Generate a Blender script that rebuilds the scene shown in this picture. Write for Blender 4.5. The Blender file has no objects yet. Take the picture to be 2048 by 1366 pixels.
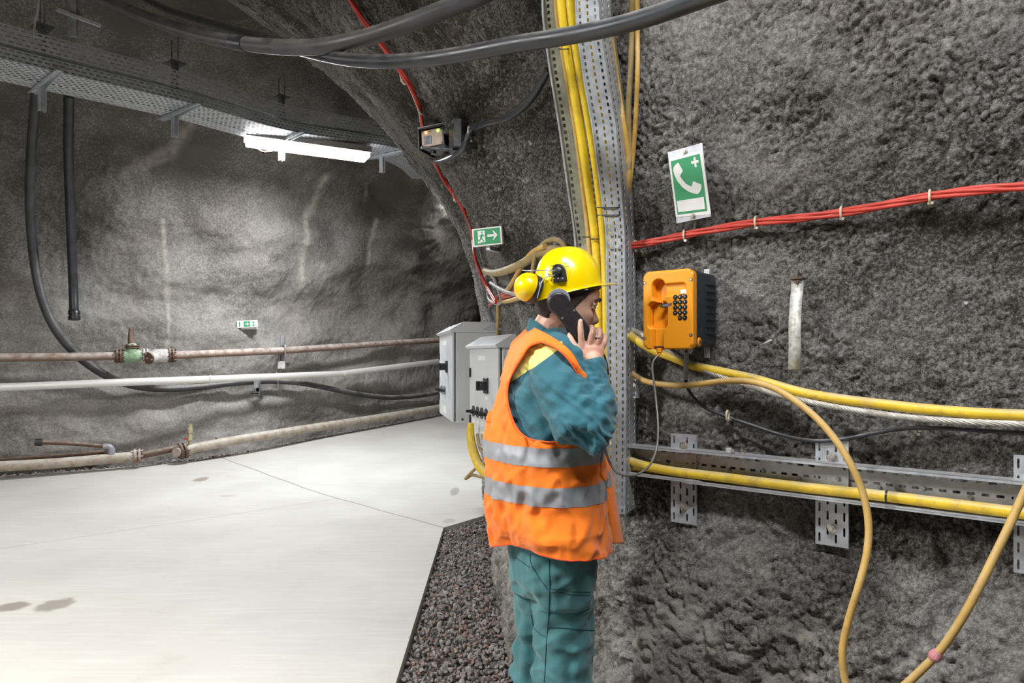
import bpy, bmesh, math, random
import numpy as np
from mathutils import Vector, Matrix
from mathutils.bvhtree import BVHTree

# ------------------------------------------------------------------ camera, light, exposure
SC = bpy.context.scene
COL = SC.collection
F, HZ, CH = 1365.0, 715.0, 1.46          # focal length in pixels, horizon row, eye height
cam_d = bpy.data.cameras.new('camera'); cam_o = bpy.data.objects.new('camera', cam_d)
COL.objects.link(cam_o); SC.camera = cam_o
cam_o.location = (0, 0, CH); cam_o.rotation_euler = (math.radians(90), 0, 0)
cam_d.sensor_width = 36; cam_d.lens = F/2048*36; cam_d.shift_y = (HZ-683)/2048
cam_d.clip_start = 0.05; cam_d.clip_end = 100
vs = SC.view_settings
vs.view_transform = 'Standard'; vs.look = 'None'; vs.gamma = 1; vs.use_curve_mapping = False
vs.exposure = 0.0
wd = bpy.data.worlds.new('world'); SC.world = wd; wd.use_nodes = True
wd.node_tree.nodes['Background'].inputs[0].default_value = (0.8, 0.9, 1, 1)
wd.node_tree.nodes['Background'].inputs[1].default_value = 0.10

def area(name, loc, aim, sx, sy, power, col=(1, 0.97, 0.93), spread=180):
    l = bpy.data.lights.new(name, 'AREA'); l.shape = 'RECTANGLE'; l.size = sx; l.size_y = sy
    l.energy = power; l.color = col; l.spread = math.radians(spread)
    o = bpy.data.objects.new(name, l); COL.objects.link(o); o.location = loc
    o.rotation_euler = (Vector(aim)-Vector(loc)).to_track_quat('-Z', 'Y').to_euler()
    return o
# ceiling luminaires: the one in view, two near the viewer, two unseen additions
LAMPS = [  # x, y, z, heading (deg), power, colour
    (-2.42, 8.15, 3.965, 27, 235, (0.93, 0.96, 1)),
    (-5.6, 4.2, 3.6, 50, 42, (1, 0.97, 0.92)),  # unseen, added to light the left part of the far wall
    (-0.98, 12.6, 4.25, 80, 22, (1, 0.97, 0.92)),  # unseen, added to brighten the dark tunnel end
    (-3.0, 1.2, 3.3, 20, 255, (1, 0.97, 0.93)),
    (0.42, 0.85, 3.2, -38, 52, (0.95, 0.97, 1)),
]
for i, (x, y, z, h, p, c) in enumerate(LAMPS):
    a = math.radians(h)
    l = bpy.data.lights.new('tube_light', 'AREA'); l.shape = 'RECTANGLE'; l.size = 1.3; l.size_y = 0.26
    l.energy = p; l.color = c
    o = bpy.data.objects.new('tube_light', l); COL.objects.link(o); o.location = (x, y, z-0.075)
    o.rotation_euler = (0, 0, a)

random.seed(7); RNG = np.random.default_rng(7)
R_ = math.radians
# ------------------------------------------------------------------ helpers
def P(px, py, d):
    return Vector(((px-1024)*d/F, d, CH+(HZ-py)*d/F))
W = {}
def tag(o, label=None, cat=None, group=None, kind=None):
    if label: o['label'] = label
    if cat: o['category'] = cat
    if group: o['group'] = group
    if kind: o['kind'] = kind
    return o
def thing(name, label, cat, loc=(0, 0, 0), rz=0, group=None, rot=None):
    o = bpy.data.objects.new(name, None); COL.objects.link(o); o.empty_display_size = .1
    m = Matrix.Translation(Vector(loc)) @ (rot.to_4x4() if rot else Matrix.Rotation(rz, 4, 'Z'))
    o.matrix_basis = m; W[o.name] = m
    return tag(o, label, cat, group)
def link(name, me, mat, parent=None, local=False, world=None):
    if mat is not None:
        me.materials.clear(); me.materials.append(mat)
    o = bpy.data.objects.new(name, me); COL.objects.link(o)
    if parent is None:
        n = len(me.vertices); a = np.empty(n*3, np.float32); me.vertices.foreach_get('co', a); a = a.reshape(-1, 3)
        c = (a.min(0)+a.max(0))/2; c[2] = a[:, 2].min()
        me.vertices.foreach_set('co', (a-c).ravel()); me.update()
        o.location = c.tolist(); W[o.name] = Matrix.Translation(Vector(c.tolist()))
    else:
        o.parent = parent
        if local: W[o.name] = W[parent.name].copy()
        else:
            o.matrix_parent_inverse = W[parent.name].inverted(); W[o.name] = Matrix.Identity(4)
    return o
class MB:
    def __init__(s): s.v = []; s.f = []
    def add(s, vs, fs, M=None):
        n = len(s.v)
        if M is not None: vs = [M @ Vector(p) for p in vs]
        s.v += [tuple(p) for p in vs]; s.f += [tuple(i+n for i in f) for f in fs]; return s
    def box(s, x0, x1, y0, y1, z0, z1, M=None):
        vs = [(x, y, z) for z in (z0, z1) for x, y in ((x0, y0), (x1, y0), (x1, y1), (x0, y1))]
        return s.add(vs, [(3, 2, 1, 0), (4, 5, 6, 7), (0, 1, 5, 4), (1, 2, 6, 5), (2, 3, 7, 6), (3, 0, 4, 7)], M)
    def cyl(s, p0, p1, r, n=16, r2=None, M=None):
        p0 = Vector(p0); p1 = Vector(p1); r2 = r if r2 is None else r2
        z = (p1-p0).normalized(); x = z.orthogonal().normalized(); y = z.cross(x)
        vs = []
        for p, q in ((p0, r), (p1, r2)):
            for i in range(n):
                a = 2*math.pi*i/n; vs.append(p+x*math.cos(a)*q+y*math.sin(a)*q)
        fs = [(i, (i+1) % n, n+(i+1) % n, n+i) for i in range(n)]+[tuple(range(n-1, -1, -1)), tuple(range(n, 2*n))]
        return s.add(vs, fs, M)
    def lathe(s, p0, ax, prof, n=24, M=None):
        """prof: list of (distance along axis, radius)"""
        p0 = Vector(p0); z = Vector(ax).normalized(); x = z.orthogonal().normalized(); y = z.cross(x)
        vs = []
        for h, r in prof:
            for i in range(n):
                a = 2*math.pi*i/n; vs.append(p0+z*h+(x*math.cos(a)+y*math.sin(a))*max(r, 1e-5))
        fs = [(k*n+i, k*n+(i+1) % n, (k+1)*n+(i+1) % n, (k+1)*n+i) for k in range(len(prof)-1) for i in range(n)]
        fs += [tuple(range(n-1, -1, -1)), tuple(range((len(prof)-1)*n, len(prof)*n))]
        return s.add(vs, fs, M)
    def sph(s, c, r, n=16, m=10, M=None):
        rx, ry, rz = (r, r, r) if not hasattr(r, '__len__') else r
        c = Vector(c); vs = [c+Vector((0, 0, -rz))]
        for k in range(1, m):
            t = -math.pi/2+math.pi*k/m
            for i in range(n):
                a = 2*math.pi*i/n
                vs.append(c+Vector((rx*math.cos(t)*math.cos(a), ry*math.cos(t)*math.sin(a), rz*math.sin(t))))
        vs.append(c+Vector((0, 0, rz)))
        fs = [(0, 1+(i+1) % n, 1+i) for i in range(n)]
        for k in range(m-2):
            b = 1+k*n; fs += [(b+i, b+(i+1) % n, b+n+(i+1) % n, b+n+i) for i in range(n)]
        b = 1+(m-2)*n; fs += [(b+i, b+(i+1) % n, len(vs)-1) for i in range(n)]
        return s.add(vs, fs, M)
    def tube(s, pts, r, n=12, M=None, closed=False, sub=6, raw=False):
        pts = [Vector(p) for p in pts]
        rr = list(r) if hasattr(r, '__len__') else [r]*len(pts)
        if not raw: pts, rr = crom(pts, rr, sub)
        vs = []; t0 = (pts[1]-pts[0]).normalized(); x = t0.orthogonal().normalized()
        for k, p in enumerate(pts):
            t = (pts[min(k+1, len(pts)-1)]-pts[max(k-1, 0)]).normalized()
            x = (x-t*x.dot(t)).normalized(); y = t.cross(x)
            for i in range(n):
                a = 2*math.pi*i/n; vs.append(p+(x*math.cos(a)+y*math.sin(a))*rr[k])
        fs = [(k*n+i, k*n+(i+1) % n, (k+1)*n+(i+1) % n, (k+1)*n+i) for k in range(len(pts)-1) for i in range(n)]
        fs += [tuple(range(n-1, -1, -1)), tuple(range((len(pts)-1)*n, len(pts)*n))]
        return s.add(vs, fs, M)
    def loft(s, rings, cap=True, M=None):
        n = len(rings[0]); vs = [p for r in rings for p in r]
        fs = [(k*n+i, k*n+(i+1) % n, (k+1)*n+(i+1) % n, (k+1)*n+i) for k in range(len(rings)-1) for i in range(n)]
        if cap: fs += [tuple(range(n-1, -1, -1)), tuple(range((len(rings)-1)*n, len(rings)*n))]
        return s.add(vs, fs, M)
    def chain(s, pts, rr, n=14, sub=4):
        """closed limb: smooth tube with rounded ends"""
        pts = [Vector(p) for p in pts]; p2, r2 = crom(pts, list(rr), sub)
        s.tube(p2, r2, n, raw=True); s.sph(p2[0], r2[0], n, 8); s.sph(p2[-1], r2[-1], n, 8); return s
    def prism(s, poly, y0, y1, M=None):
        """poly in (x, z), extruded along y"""
        n = len(poly); vs = [(x, y0, z) for x, z in poly]+[(x, y1, z) for x, z in poly]
        fs = [(i, (i+1) % n, n+(i+1) % n, n+i) for i in range(n)]+[tuple(range(n-1, -1, -1)), tuple(range(n, 2*n))]
        return s.add(vs, fs, M)
    def mesh(s, name='m', weld=0, fixn=True, angle=38, smooth=True):
        me = bpy.data.meshes.new(name); me.from_pydata(s.v, [], s.f)
        if weld or fixn:
            b = bmesh.new(); b.from_mesh(me)
            if weld: bmesh.ops.remove_doubles(b, verts=b.verts, dist=weld)
            if fixn: bmesh.ops.recalc_face_normals(b, faces=b.faces)
            b.to_mesh(me); b.free()
        if smooth:
            me.polygons.foreach_set('use_smooth', [True]*len(me.polygons))
            me.set_sharp_from_angle(angle=R_(angle))
        me.update(); return me
    def build(s, name, mat, parent=None, local=False, bevel=0, weld=0, angle=38, solid=0, fixn=True, smooth=True, seg=2):
        o = link(name, s.mesh(name, weld, fixn, angle, smooth), mat, parent, local)
        if solid:
            m = o.modifiers.new('thickness', 'SOLIDIFY'); m.thickness = solid; m.offset = 0
        if bevel:
            m = o.modifiers.new('bevel', 'BEVEL'); m.width = bevel; m.segments = seg; m.limit_method = 'ANGLE'; m.angle_limit = R_(40)
        return o
def crom(pts, rr, sub):
    if len(pts) < 3:
        return [pts[0].lerp(pts[1], k/sub) for k in range(sub+1)], [rr[0]+(rr[1]-rr[0])*k/sub for k in range(sub+1)]
    P4 = [pts[0]*2-pts[1]]+pts+[pts[-1]*2-pts[-2]]; out = []; ro = []
    for i in range(1, len(P4)-2):
        a, b, c, d = P4[i-1:i+3]
        for k in range(sub):
            t = k/sub
            out.append(0.5*((2*b)+(c-a)*t+(2*a-5*b+4*c-d)*t*t+(3*b-a-3*c+d)*t**3))
            ro.append(rr[i-1]*(1-t)+rr[i]*t)
    out.append(pts[-1]); ro.append(rr[-1]); return out, ro
def lerpt(x, tab):
    if x <= tab[0][0]: return tab[0][1]
    for (a, b), (c, d) in zip(tab, tab[1:]):
        if x <= c: return b+(d-b)*(x-a)/(c-a)
    return tab[-1][1]
def perf(mb, fn, nu, nv, su=.32, sv=.16, stagger=True, M=None):
    """perforated sheet: nu x nv cells, each with an elongated slot; fn maps cell space to a point"""
    inn = [(su, 0), (su*.78, sv), (0, sv), (-su*.78, sv), (-su, 0), (-su*.78, -sv), (0, -sv), (su*.78, -sv)]
    out = [(.5, 0), (.5, .5), (0, .5), (-.5, .5), (-.5, 0), (-.5, -.5), (0, -.5), (.5, -.5)]
    for j in range(nv):
        off = .5 if (stagger and j % 2) else 0
        for i in range(nu if not off else nu-1):
            c = (i+.5+off, j+.5)
            vs = [fn(c[0]+a, c[1]+b) for a, b in out]+[fn(c[0]+a, c[1]+b) for a, b in inn]
            mb.add(vs, [(k, (k+1) % 8, 8+(k+1) % 8, 8+k) for k in range(8)], M)
        if off:
            for a, b in ((0, .5), (nu-.5, nu)):
                mb.add([fn(a, j), fn(b, j), fn(b, j+.5), fn(b, j+1), fn(a, j+1), fn(a, j+.5)], [(0, 1, 2, 3, 4, 5)], M)
    return mb
def copy_tree(o, parent=None):
    c = o.copy(); COL.objects.link(c)
    if parent is not None: c.parent = parent
    for ch in list(o.children): copy_tree(ch, c)
    return c

# ------------------------------------------------------------------ noise
ROT = np.array([[.61, -.52, .60], [.36, .85, .38], [-.71, -.02, .71]])
def vnoise(p, seed=0):
    """gradient noise in about -1..1"""
    p = np.asarray(p, np.float64) @ ROT.T; i = np.floor(p).astype(np.int64); f = p-i
    u = f*f*f*(f*(f*6-15)+10); res = 0
    for dx in (0, 1):
        for dy in (0, 1):
            for dz in (0, 1):
                h = ((i[:, 0]+dx)*73856093) ^ ((i[:, 1]+dy)*19349663) ^ ((i[:, 2]+dz)*83492791) ^ (seed*2654435761 & 0x7fffffff)
                h = (h ^ (h >> 13)) * 1274126177 & 0x7fffffffffff; h = h ^ (h >> 17)
                a = (h & 1023)*(2*np.pi/1024); z = ((h >> 10) & 1023)/511.5-1; r = np.sqrt(1-z*z+1e-9)
                v = (f[:, 0]-dx)*r*np.cos(a)+(f[:, 1]-dy)*r*np.sin(a)+(f[:, 2]-dz)*z
                w = (u[:, 0] if dx else 1-u[:, 0])*(u[:, 1] if dy else 1-u[:, 1])*(u[:, 2] if dz else 1-u[:, 2])
                res = res+v*w
    return res*1.55
def fbm(p, scale, octs=3, seed=0, bil=False):
    r = 0; a = 1; t = 0
    for k in range(octs):
        n = vnoise(np.asarray(p)*scale*2**k+k*17.3, seed+k)
        if bil: n = np.clip(np.abs(n), 0, 1)**.7*2.4-1
        r = r+n*a; t += a; a *= .5
    return r/t
def get_co(me):
    a = np.empty(len(me.vertices)*3, np.float32); me.vertices.foreach_get('co', a); return a.reshape(-1, 3).astype(np.float64)
def get_no(me):
    a = np.empty(len(me.vertices)*3, np.float32); me.vertices.foreach_get('normal', a); return a.reshape(-1, 3).astype(np.float64)
def set_co(me, a): me.vertices.foreach_set('co', a.astype(np.float32).ravel()); me.update()
def fuse(mb, voxel, smooth=3, fac=.5):
    me = bpy.data.meshes.new('tmp'); me.from_pydata(mb.v, [], mb.f)
    b = bmesh.new(); b.from_mesh(me); bmesh.ops.recalc_face_normals(b, faces=b.faces); b.to_mesh(me); b.free()
    o = bpy.data.objects.new('tmp', me); COL.objects.link(o)
    m = o.modifiers.new('r', 'REMESH'); m.mode = 'VOXEL'; m.voxel_size = voxel; m.use_smooth_shade = True
    if smooth:
        s = o.modifiers.new('s', 'SMOOTH'); s.iterations = smooth; s.factor = fac
    dg = bpy.context.evaluated_depsgraph_get(); ev = o.evaluated_get(dg)
    out = bpy.data.meshes.new_from_object(ev)
    bpy.data.objects.remove(o); bpy.data.meshes.remove(me)
    out.polygons.foreach_set('use_smooth', [True]*len(out.polygons)); out.update()
    return out
def grid_mesh(name, V):
    """V: (nu, nv, 3)"""
    nu, nv = V.shape[:2]; me = bpy.data.meshes.new(name)
    me.vertices.add(nu*nv); me.vertices.foreach_set('co', V.astype(np.float32).ravel())
    i, j = np.meshgrid(np.arange(nu-1), np.arange(nv-1), indexing='ij')
    a = (i*nv+j).ravel(); q = np.stack([a, a+nv, a+nv+1, a+1], 1).astype(np.int32)
    me.loops.add(q.size); me.loops.foreach_set('vertex_index', q.ravel())
    me.polygons.add(len(q)); me.polygons.foreach_set('loop_start', np.arange(len(q), dtype=np.int32)*4)
    try: me.polygons.foreach_set('loop_total', np.full(len(q), 4, np.int32))
    except Exception: pass
    me.update(calc_edges=True); me.validate()
    me.polygons.foreach_set('use_smooth', [True]*len(me.polygons))
    return me
def attr(me, name, vals):
    a = me.attributes.new(name, 'FLOAT', 'POINT'); a.data.foreach_set('value', np.asarray(vals, np.float32).ravel())

# ------------------------------------------------------------------ materials
class NT:
    def __init__(s, name):
        s.m = bpy.data.materials.new(name); s.m.use_nodes = True; s.t = s.m.node_tree
        s.b = s.t.nodes['Principled BSDF']; s._p = None
    def n(s, typ, **kw):
        x = s.t.nodes.new(typ)
        for k, v in kw.items(): setattr(x, k, v)
        return x
    def s_(s, sock, v):
        if isinstance(v, bpy.types.NodeSocket): s.t.links.new(v, sock)
        elif v is not None: sock.default_value = v
    def math(s, op, a, b=None, clamp=False):
        x = s.n('ShaderNodeMath', operation=op, use_clamp=clamp); s.s_(x.inputs[0], a); s.s_(x.inputs[1], b); return x.outputs[0]
    def pos(s):
        if s._p is None: s._p = s.n('ShaderNodeNewGeometry')
        return s._p.outputs['Position']
    def sep(s, v):
        x = s.n('ShaderNodeSeparateXYZ'); s.s_(x.inputs[0], v); return x.outputs
    def noise(s, scale, detail=4, vec=None, rough=.5):
        x = s.n('ShaderNodeTexNoise'); s.s_(x.inputs['Vector'], vec or s.pos()); x.inputs['Scale'].default_value = scale
        x.inputs['Detail'].default_value = detail; x.inputs['Roughness'].default_value = rough; return x.outputs[0]
    def voro(s, scale, vec=None):
        x = s.n('ShaderNodeTexVoronoi'); s.s_(x.inputs['Vector'], vec or s.pos()); x.inputs['Scale'].default_value = scale
        return x.outputs
    def scl(s, v, k):
        x = s.n('ShaderNodeVectorMath', operation='MULTIPLY'); s.s_(x.inputs[0], v); x.inputs[1].default_value = k; return x.outputs[0]
    def ramp(s, v, a, b, lo=0, hi=1):
        x = s.n('ShaderNodeMapRange', clamp=True); s.s_(x.inputs[0], v)
        for k, q in zip((1, 2, 3, 4), (a, b, lo, hi)): x.inputs[k].default_value = q
        return x.outputs[0]
    def mix(s, f, a, b, mode='MIX'):
        x = s.n('ShaderNodeMix', data_type='RGBA', blend_type=mode)
        s.s_(x.inputs[0], f); s.s_(x.inputs[6], c4(a)); s.s_(x.inputs[7], c4(b)); return x.outputs[2]
    def attr(s, name):
        x = s.n('ShaderNodeAttribute'); x.attribute_name = name; return x.outputs['Fac']
    def bump(s, h, st=.5, dist=.01, nrm=None):
        x = s.n('ShaderNodeBump'); x.inputs['Strength'].default_value = st; x.inputs['Distance'].default_value = dist
        s.s_(x.inputs['Height'], h)
        if nrm is not None: s.s_(x.inputs['Normal'], nrm)
        return x.outputs[0]
    def out(s, col=None, rough=None, nrm=None, **kw):
        if col is not None: s.s_(s.b.inputs['Base Color'], c4(col))
        if rough is not None: s.s_(s.b.inputs['Roughness'], rough)
        if nrm is not None: s.s_(s.b.inputs['Normal'], nrm)
        for k, v in kw.items(): s.s_(s.b.inputs[k.replace('_', ' ')], v)
        return s.m
def c4(c): return (*c, 1) if isinstance(c, tuple) and len(c) == 3 else c
def mul(c, k): return tuple(min(1, x*k) for x in c)
def M(name, col, rough=.5, metal=0, var=.2, scale=12, bump=0, bs=80, dust=None, dustf=(.2, .8), dirt=None, coat=0, spec=.5):
    t = NT(name); n = t.noise(scale, 5, rough=.6)
    c = t.mix(t.ramp(n, .3, .7), mul(col, 1-var), mul(col, 1+var*.6))
    if dirt:
        c = t.mix(t.ramp(t.noise(scale*1.7, 6, rough=.7), .5, .68), c, dirt)
    if dust:
        g = t._p or t.n('ShaderNodeNewGeometry'); z = t.sep(g.outputs['Normal'])[2]
        f = t.math('MULTIPLY', t.ramp(z, dustf[0], dustf[1]), t.ramp(t.noise(scale*1.3, 5, rough=.65), .3, .62))
        c = t.mix(f, c, dust)
    nr = t.bump(t.noise(bs, 3), bump, .004) if bump else None
    r = t.ramp(t.noise(scale*2, 4), .3, .7, max(rough-.08, .03), min(rough+.1, 1))
    return t.out(c, r, nr, Metallic=metal, Coat_Weight=coat, Specular_IOR_Level=spec)
def emis(name, col, st):
    t = NT(name); return t.out(col, .4, Emission_Color=c4(col), Emission_Strength=st)
DUST = (.42, .39, .34)
m_galv = M('galvanised_steel', (.50, .52, .55), .40, .35, .25, 26, dust=(.5, .5, .49))
m_galvd = M('dull_galvanised_steel', (.33, .34, .36), .5, .35, .3, 10)
m_cord = M('armoured_grey_cord', (.17, .16, .145), .4, .4, .2, 60)
m_steel = M('bright_steel_pipe', (.70, .69, .66), .42, .2, .05, 2)
m_bolt = M('zinc_bolt', (.62, .60, .55), .35, .8, .3, 90)
m_rust = M('rusty_painted_pipe', (.24, .16, .12), .7, .1, .35, 9, bump=.3, dust=(.56, .50, .45), dustf=(-.6, .5), dirt=(.30, .15, .08))
m_rustd = M('dark_rust', (.13, .075, .05), .8, .2, .4, 14, bump=.4, dust=(.36, .31, .26))
m_pipe = M('pale_dusty_pipe', (.42, .37, .30), .7, .1, .25, 7, bump=.2, dust=(.58, .55, .48), dirt=(.27, .17, .10))
m_green = M('green_valve_paint', (.24, .36, .22), .6, 0, .3, 25, dust=(.55, .55, .45))
m_whitev = M('pale_valve_casting', (.55, .52, .50), .7, 0, .2, 25, dirt=(.3, .25, .22))
m_hose = M('black_rubber_hose', (.028, .03, .035), .38, 0, .4, 8, dust=(.30, .29, .27), dustf=(.2, 1))
m_hosed = M('dust_coated_hose', (.05, .05, .055), .5, 0, .5, 6, dust=(.42, .40, .36), dustf=(.0, 1.1))
m_black = M('black_plastic', (.018, .019, .022), .35, 0, .2, 30)
m_blackc = M('black_cable_sheath', (.025, .028, .034), .4, 0, .3, 20, dust=(.2, .2, .2))
m_red = M('red_cable_sheath', (.52, .045, .028), .42, 0, .18, 20, dust=(.62, .22, .17), dustf=(.5, 1.2))
m_yel = M('yellow_cable_sheath', (.82, .56, .035), .45, 0, .22, 9, dust=(.60, .50, .30), dustf=(.3, .9), dirt=(.55, .38, .07))
m_yelv = M('bright_yellow_cable_sheath', (.83, .60, .03), .42, 0, .15, 9, dirt=(.62, .42, .05))
m_ochre = M('ochre_cable_sheath', (.60, .37, .09), .55, 0, .25, 11, dust=(.60, .43, .20), dustf=(-.3, .7), dirt=(.45, .27, .07))
m_grimy = M('grimy_cable_sheath', (.33, .24, .10), .6, 0, .3, 14, dust=(.45, .38, .28))
m_greyc = M('grey_cable_sheath', (.34, .34, .33), .5, 0, .2, 20)
m_rope = M('steel_wire_rope', (.50, .48, .43), .5, .4, .25, 60, dust=(.6, .56, .5))
m_clip = M('yellowed_nylon_clip', (.66, .60, .42), .4, 0, .3, 90)
m_tie = M('black_nylon_tie', (.02, .02, .02), .5)
m_cab = M('light_grey_enamel', (.62, .64, .66), .38, 0, .05, 3)
m_cabs = M('dark_door_seal', (.05, .055, .06), .6)
m_wht = M('white_label_plastic', (.80, .80, .78), .5, 0, .06, 30)
m_grn = M('sign_green', (.03, .30, .12), .45, 0, .1, 20)
m_alu = M('aluminium_sign_plate', (.62, .64, .70), .4, .5, .2, 30)
m_sil = M('milky_strap', (.62, .64, .60), .45, .2, .25, 30, dirt=(.3, .26, .22))
m_pho = M('orange_phone_moulding', (.86, .32, .012), .38, 0, .08, 5)
m_phob = M('dark_phone_housing', (.022, .028, .038), .42, 0, .2, 20, bump=.15, bs=300)
m_key = M('black_key_cap', (.02, .02, .022), .25)
m_lcd = M('grey_display', (.22, .24, .30), .15)
m_pink = M('faded_pink_tape', (.62, .25, .27), .6, 0, .3, 80, bump=.5, bs=200)
m_beige = M('beige_panel', (.56, .43, .34), .45, 0, .08, 20)
m_brass = M('brass_valve', (.48, .42, .27), .45, .35, .3, 60)
m_tube = emis('lamp_diffuser', (1, 1, 1), 14)
# ------------------------------------------------------------------ rock
def rock_mat(name, dark, light, nub=45, bst=.5):
    t = NT(name)
    tone = t.attr('tone'); cream = t.attr('cream')
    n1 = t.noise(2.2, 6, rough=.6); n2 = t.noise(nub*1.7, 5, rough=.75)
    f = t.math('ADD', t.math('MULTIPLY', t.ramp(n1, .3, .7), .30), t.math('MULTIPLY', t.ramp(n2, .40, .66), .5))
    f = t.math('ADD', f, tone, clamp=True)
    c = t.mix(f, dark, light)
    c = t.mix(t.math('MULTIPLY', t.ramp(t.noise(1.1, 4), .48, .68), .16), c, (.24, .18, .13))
    c = t.mix(cream, c, (.56, .52, .45))
    h = t.math('ADD', t.noise(nub, 6, rough=.7), t.math('MULTIPLY', t.noise(nub*4, 3, rough=.6), .35))
    return t.out(c, .85, t.bump(h, bst, .012), Specular_IOR_Level=.25)
m_rock = rock_mat('sprayed_concrete_near', (.048, .042, .034), (.58, .565, .54), 60, 1.0)
m_rockf = rock_mat('sprayed_concrete_far', (.10, .092, .08), (.42, .40, .375), 22, .55)

T_ = Vector((.79, -.61)).normalized(); N_ = Vector((-.61, -.79)).normalized()
PW0 = Vector((.628, 2.5))
def WP(px, py, off=0.0):
    """point on the plane of the telephone wall (off metres in front of it) along the sight line"""
    kx = (px-1024)/F; d = (off+N_.dot(PW0))/(N_.x*kx+N_.y); return P(px, py, d)
WALLROT = math.atan2(T_.y, T_.x)

# pillar between the two tunnels: one loft over a footprint curve
foot = [(-.9, 17.5), (-.55, 14), (-.35, 9.5), (-.2, 7.6), (-.06, 6.2), (.08, 5.1), (.13, 4.2), (.19, 3.5), (.27, 3.05), (.42, 2.72),
        (.628, 2.5), (1.025, 2.195), (1.406, 1.9), (1.9, 1.52), (2.6, .98), (3.5, .28), (4.2, -1.0), (4.4, -3.2), (4.2, -5)]
fp, _ = crom([Vector((a, b, 0)) for a, b in foot], [0]*len(foot), 30)
fa = np.array([(p.x, p.y) for p in fp]); sl = np.r_[0, np.cumsum(np.hypot(*np.diff(fa, axis=0).T))]
def s_at(pt): return sl[np.argmin(np.hypot(fa[:, 0]-pt[0], fa[:, 1]-pt[1]))]
sA, sB, sC = s_at((.08, 5.1)), s_at((.19, 3.5)), s_at((2.0, 1.45))
def spaced(a, b, d): return np.linspace(a, b, max(2, int((b-a)/d)), endpoint=False)
S = np.r_[spaced(0, s_at((-.2, 7.6)), .06), spaced(s_at((-.2, 7.6)), sA, .022), spaced(sA, sB, .012), spaced(sB, sC, .0058), spaced(sC, sl[-1], .06), sl[-1]]
X = np.interp(S, sl, fa[:, 0]); Y = np.interp(S, sl, fa[:, 1])
k = np.hanning(9); k /= k.sum()
tx = np.gradient(X, S); ty = np.gradient(Y, S); nn = np.hypot(tx, ty); tx /= nn; ty /= nn
nx, ny = ty, -tx                               # outward (towards the tunnels)
def sm(a, w):
    return np.convolve(np.r_[[a[0]]*w, a, [a[-1]]*w], np.ones(2*w+1)/(2*w+1), 'valid')
nx, ny = sm(nx, 10), sm(ny, 10); nn = np.hypot(nx, ny); nx /= nn; ny /= nn
if np.mean(nx[:5]) > 0: nx, ny = -nx, -ny
Z = np.r_[spaced(-.12, .35, .012), spaced(.35, 2.75, .0062), spaced(2.75, 4.2, .018), spaced(4.2, 5.9, .05), 5.9]
oL = [(-.2, .22), (.1, .23), (.45, .19), (.8, .04), (1.2, -.01), (1.6, .08), (1.88, .2), (2.3, .37), (2.7, .60), (3.0, .88), (3.5, 1.42), (4.0, 2.05), (4.6, 3.2), (5.3, 4.9), (6, 7)]
oR = [(-.2, .18), (.2, .17), (.55, .12), (.85, .02), (1.1, 0), (1.8, 0), (2.2, .07), (2.7, .24), (3.2, .55), (3.8, 1.05), (4.5, 1.9), (5.3, 3.3), (6, 5)]
zz, = [Z]; OL = np.interp(zz, *zip(*oL)); OR = np.interp(zz, *zip(*oR))
sN0, sN1 = s_at((.16, 3.9)), s_at((.5, 2.62))
w = np.clip((S-sN0)/(sN1-sN0), 0, 1); w = w*w*(3-2*w)
far = np.interp(Y, [5.0, 6.0, 8.0, 12], [1, .80, .45, .10]); far[S > sB] = 1
off = (OL[None, :]*far[:, None])*(1-w[:, None])+OR[None, :]*w[:, None]
B = np.stack([np.repeat(X[:, None], len(Z), 1), np.repeat(Y[:, None], len(Z), 1), np.repeat(Z[None], len(X), 0)], 2)
N3 = np.stack([nx, ny, np.zeros_like(nx)], 1)[:, None, :]
B = B+N3*off[..., None]
# surface normals of the smooth shape for the displacement
gu = np.gradient(B, axis=0); gv = np.gradient(B, axis=1); NN = np.cross(gu, gv); NN /= np.linalg.norm(NN, axis=2, keepdims=True)+1e-9
if (NN[:, :, 0]*nx[:, None]+NN[:, :, 1]*ny[:, None]).mean() < 0: NN = -NN
q = B.reshape(-1, 3)
lump = fbm(q, 1.6, 2, 3)*.045+fbm(q, 5.5, 2, 9)*.022
lowz = np.clip((1.0-q[:, 2])/.5, 0, 1); hiz = np.clip((q[:, 2]-1.75)/.5, 0, 1)
mid = fbm(q, 15, 2, 21, True)*(.013+.014*lowz)
fine = fbm(q, 42, 2, 33, True)*(.0105+.005*hiz+.003*lowz)
cal = np.clip(1-np.abs(fbm(q*[1, 1, 1], 1.3, 2, 55)+.05)*4.5, 0, 1)         # smoother trowelled streaks
fine = fine*(1-.7*cal)
d = lump+mid+fine
PV = (q+NN.reshape(-1, 3)*d[:, None]).reshape(B.shape)
me = grid_mesh('wall_right', PV)
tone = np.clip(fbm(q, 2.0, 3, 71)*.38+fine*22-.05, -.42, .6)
tone -= .12*(q[:, 0] < .45)*np.clip((q[:, 2]-1.7)/.3, 0, 1)  # shade of the overhanging nose painted into the tone
tone += .20*np.clip((1.0-q[:, 2])/.35, 0, 1)  # flared foot painted lighter, as if catching light from above
tone += .16*np.clip((q[:, 2]-2.2)/.5, 0, 1)*(q[:, 0] > .4)  # grazing light on the upper right wall painted into the tone
cream = np.clip((fbm(q, 7, 4, 81)-.05)*5, 0, 1)*np.clip((.95-q[:, 2])/.3, 0, 1)*.6
cream = np.maximum(cream, .7*np.clip((fbm(q, 9, 3, 85)-.42)*9, 0, 1)*(fine > 0))
dr = (q[:, 0] > .3) & (q[:, 2] > .6) & (q[:, 2] < 2.0)
cream[dr] *= .4
attr(me, 'tone', tone); attr(me, 'cream', cream)
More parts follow.
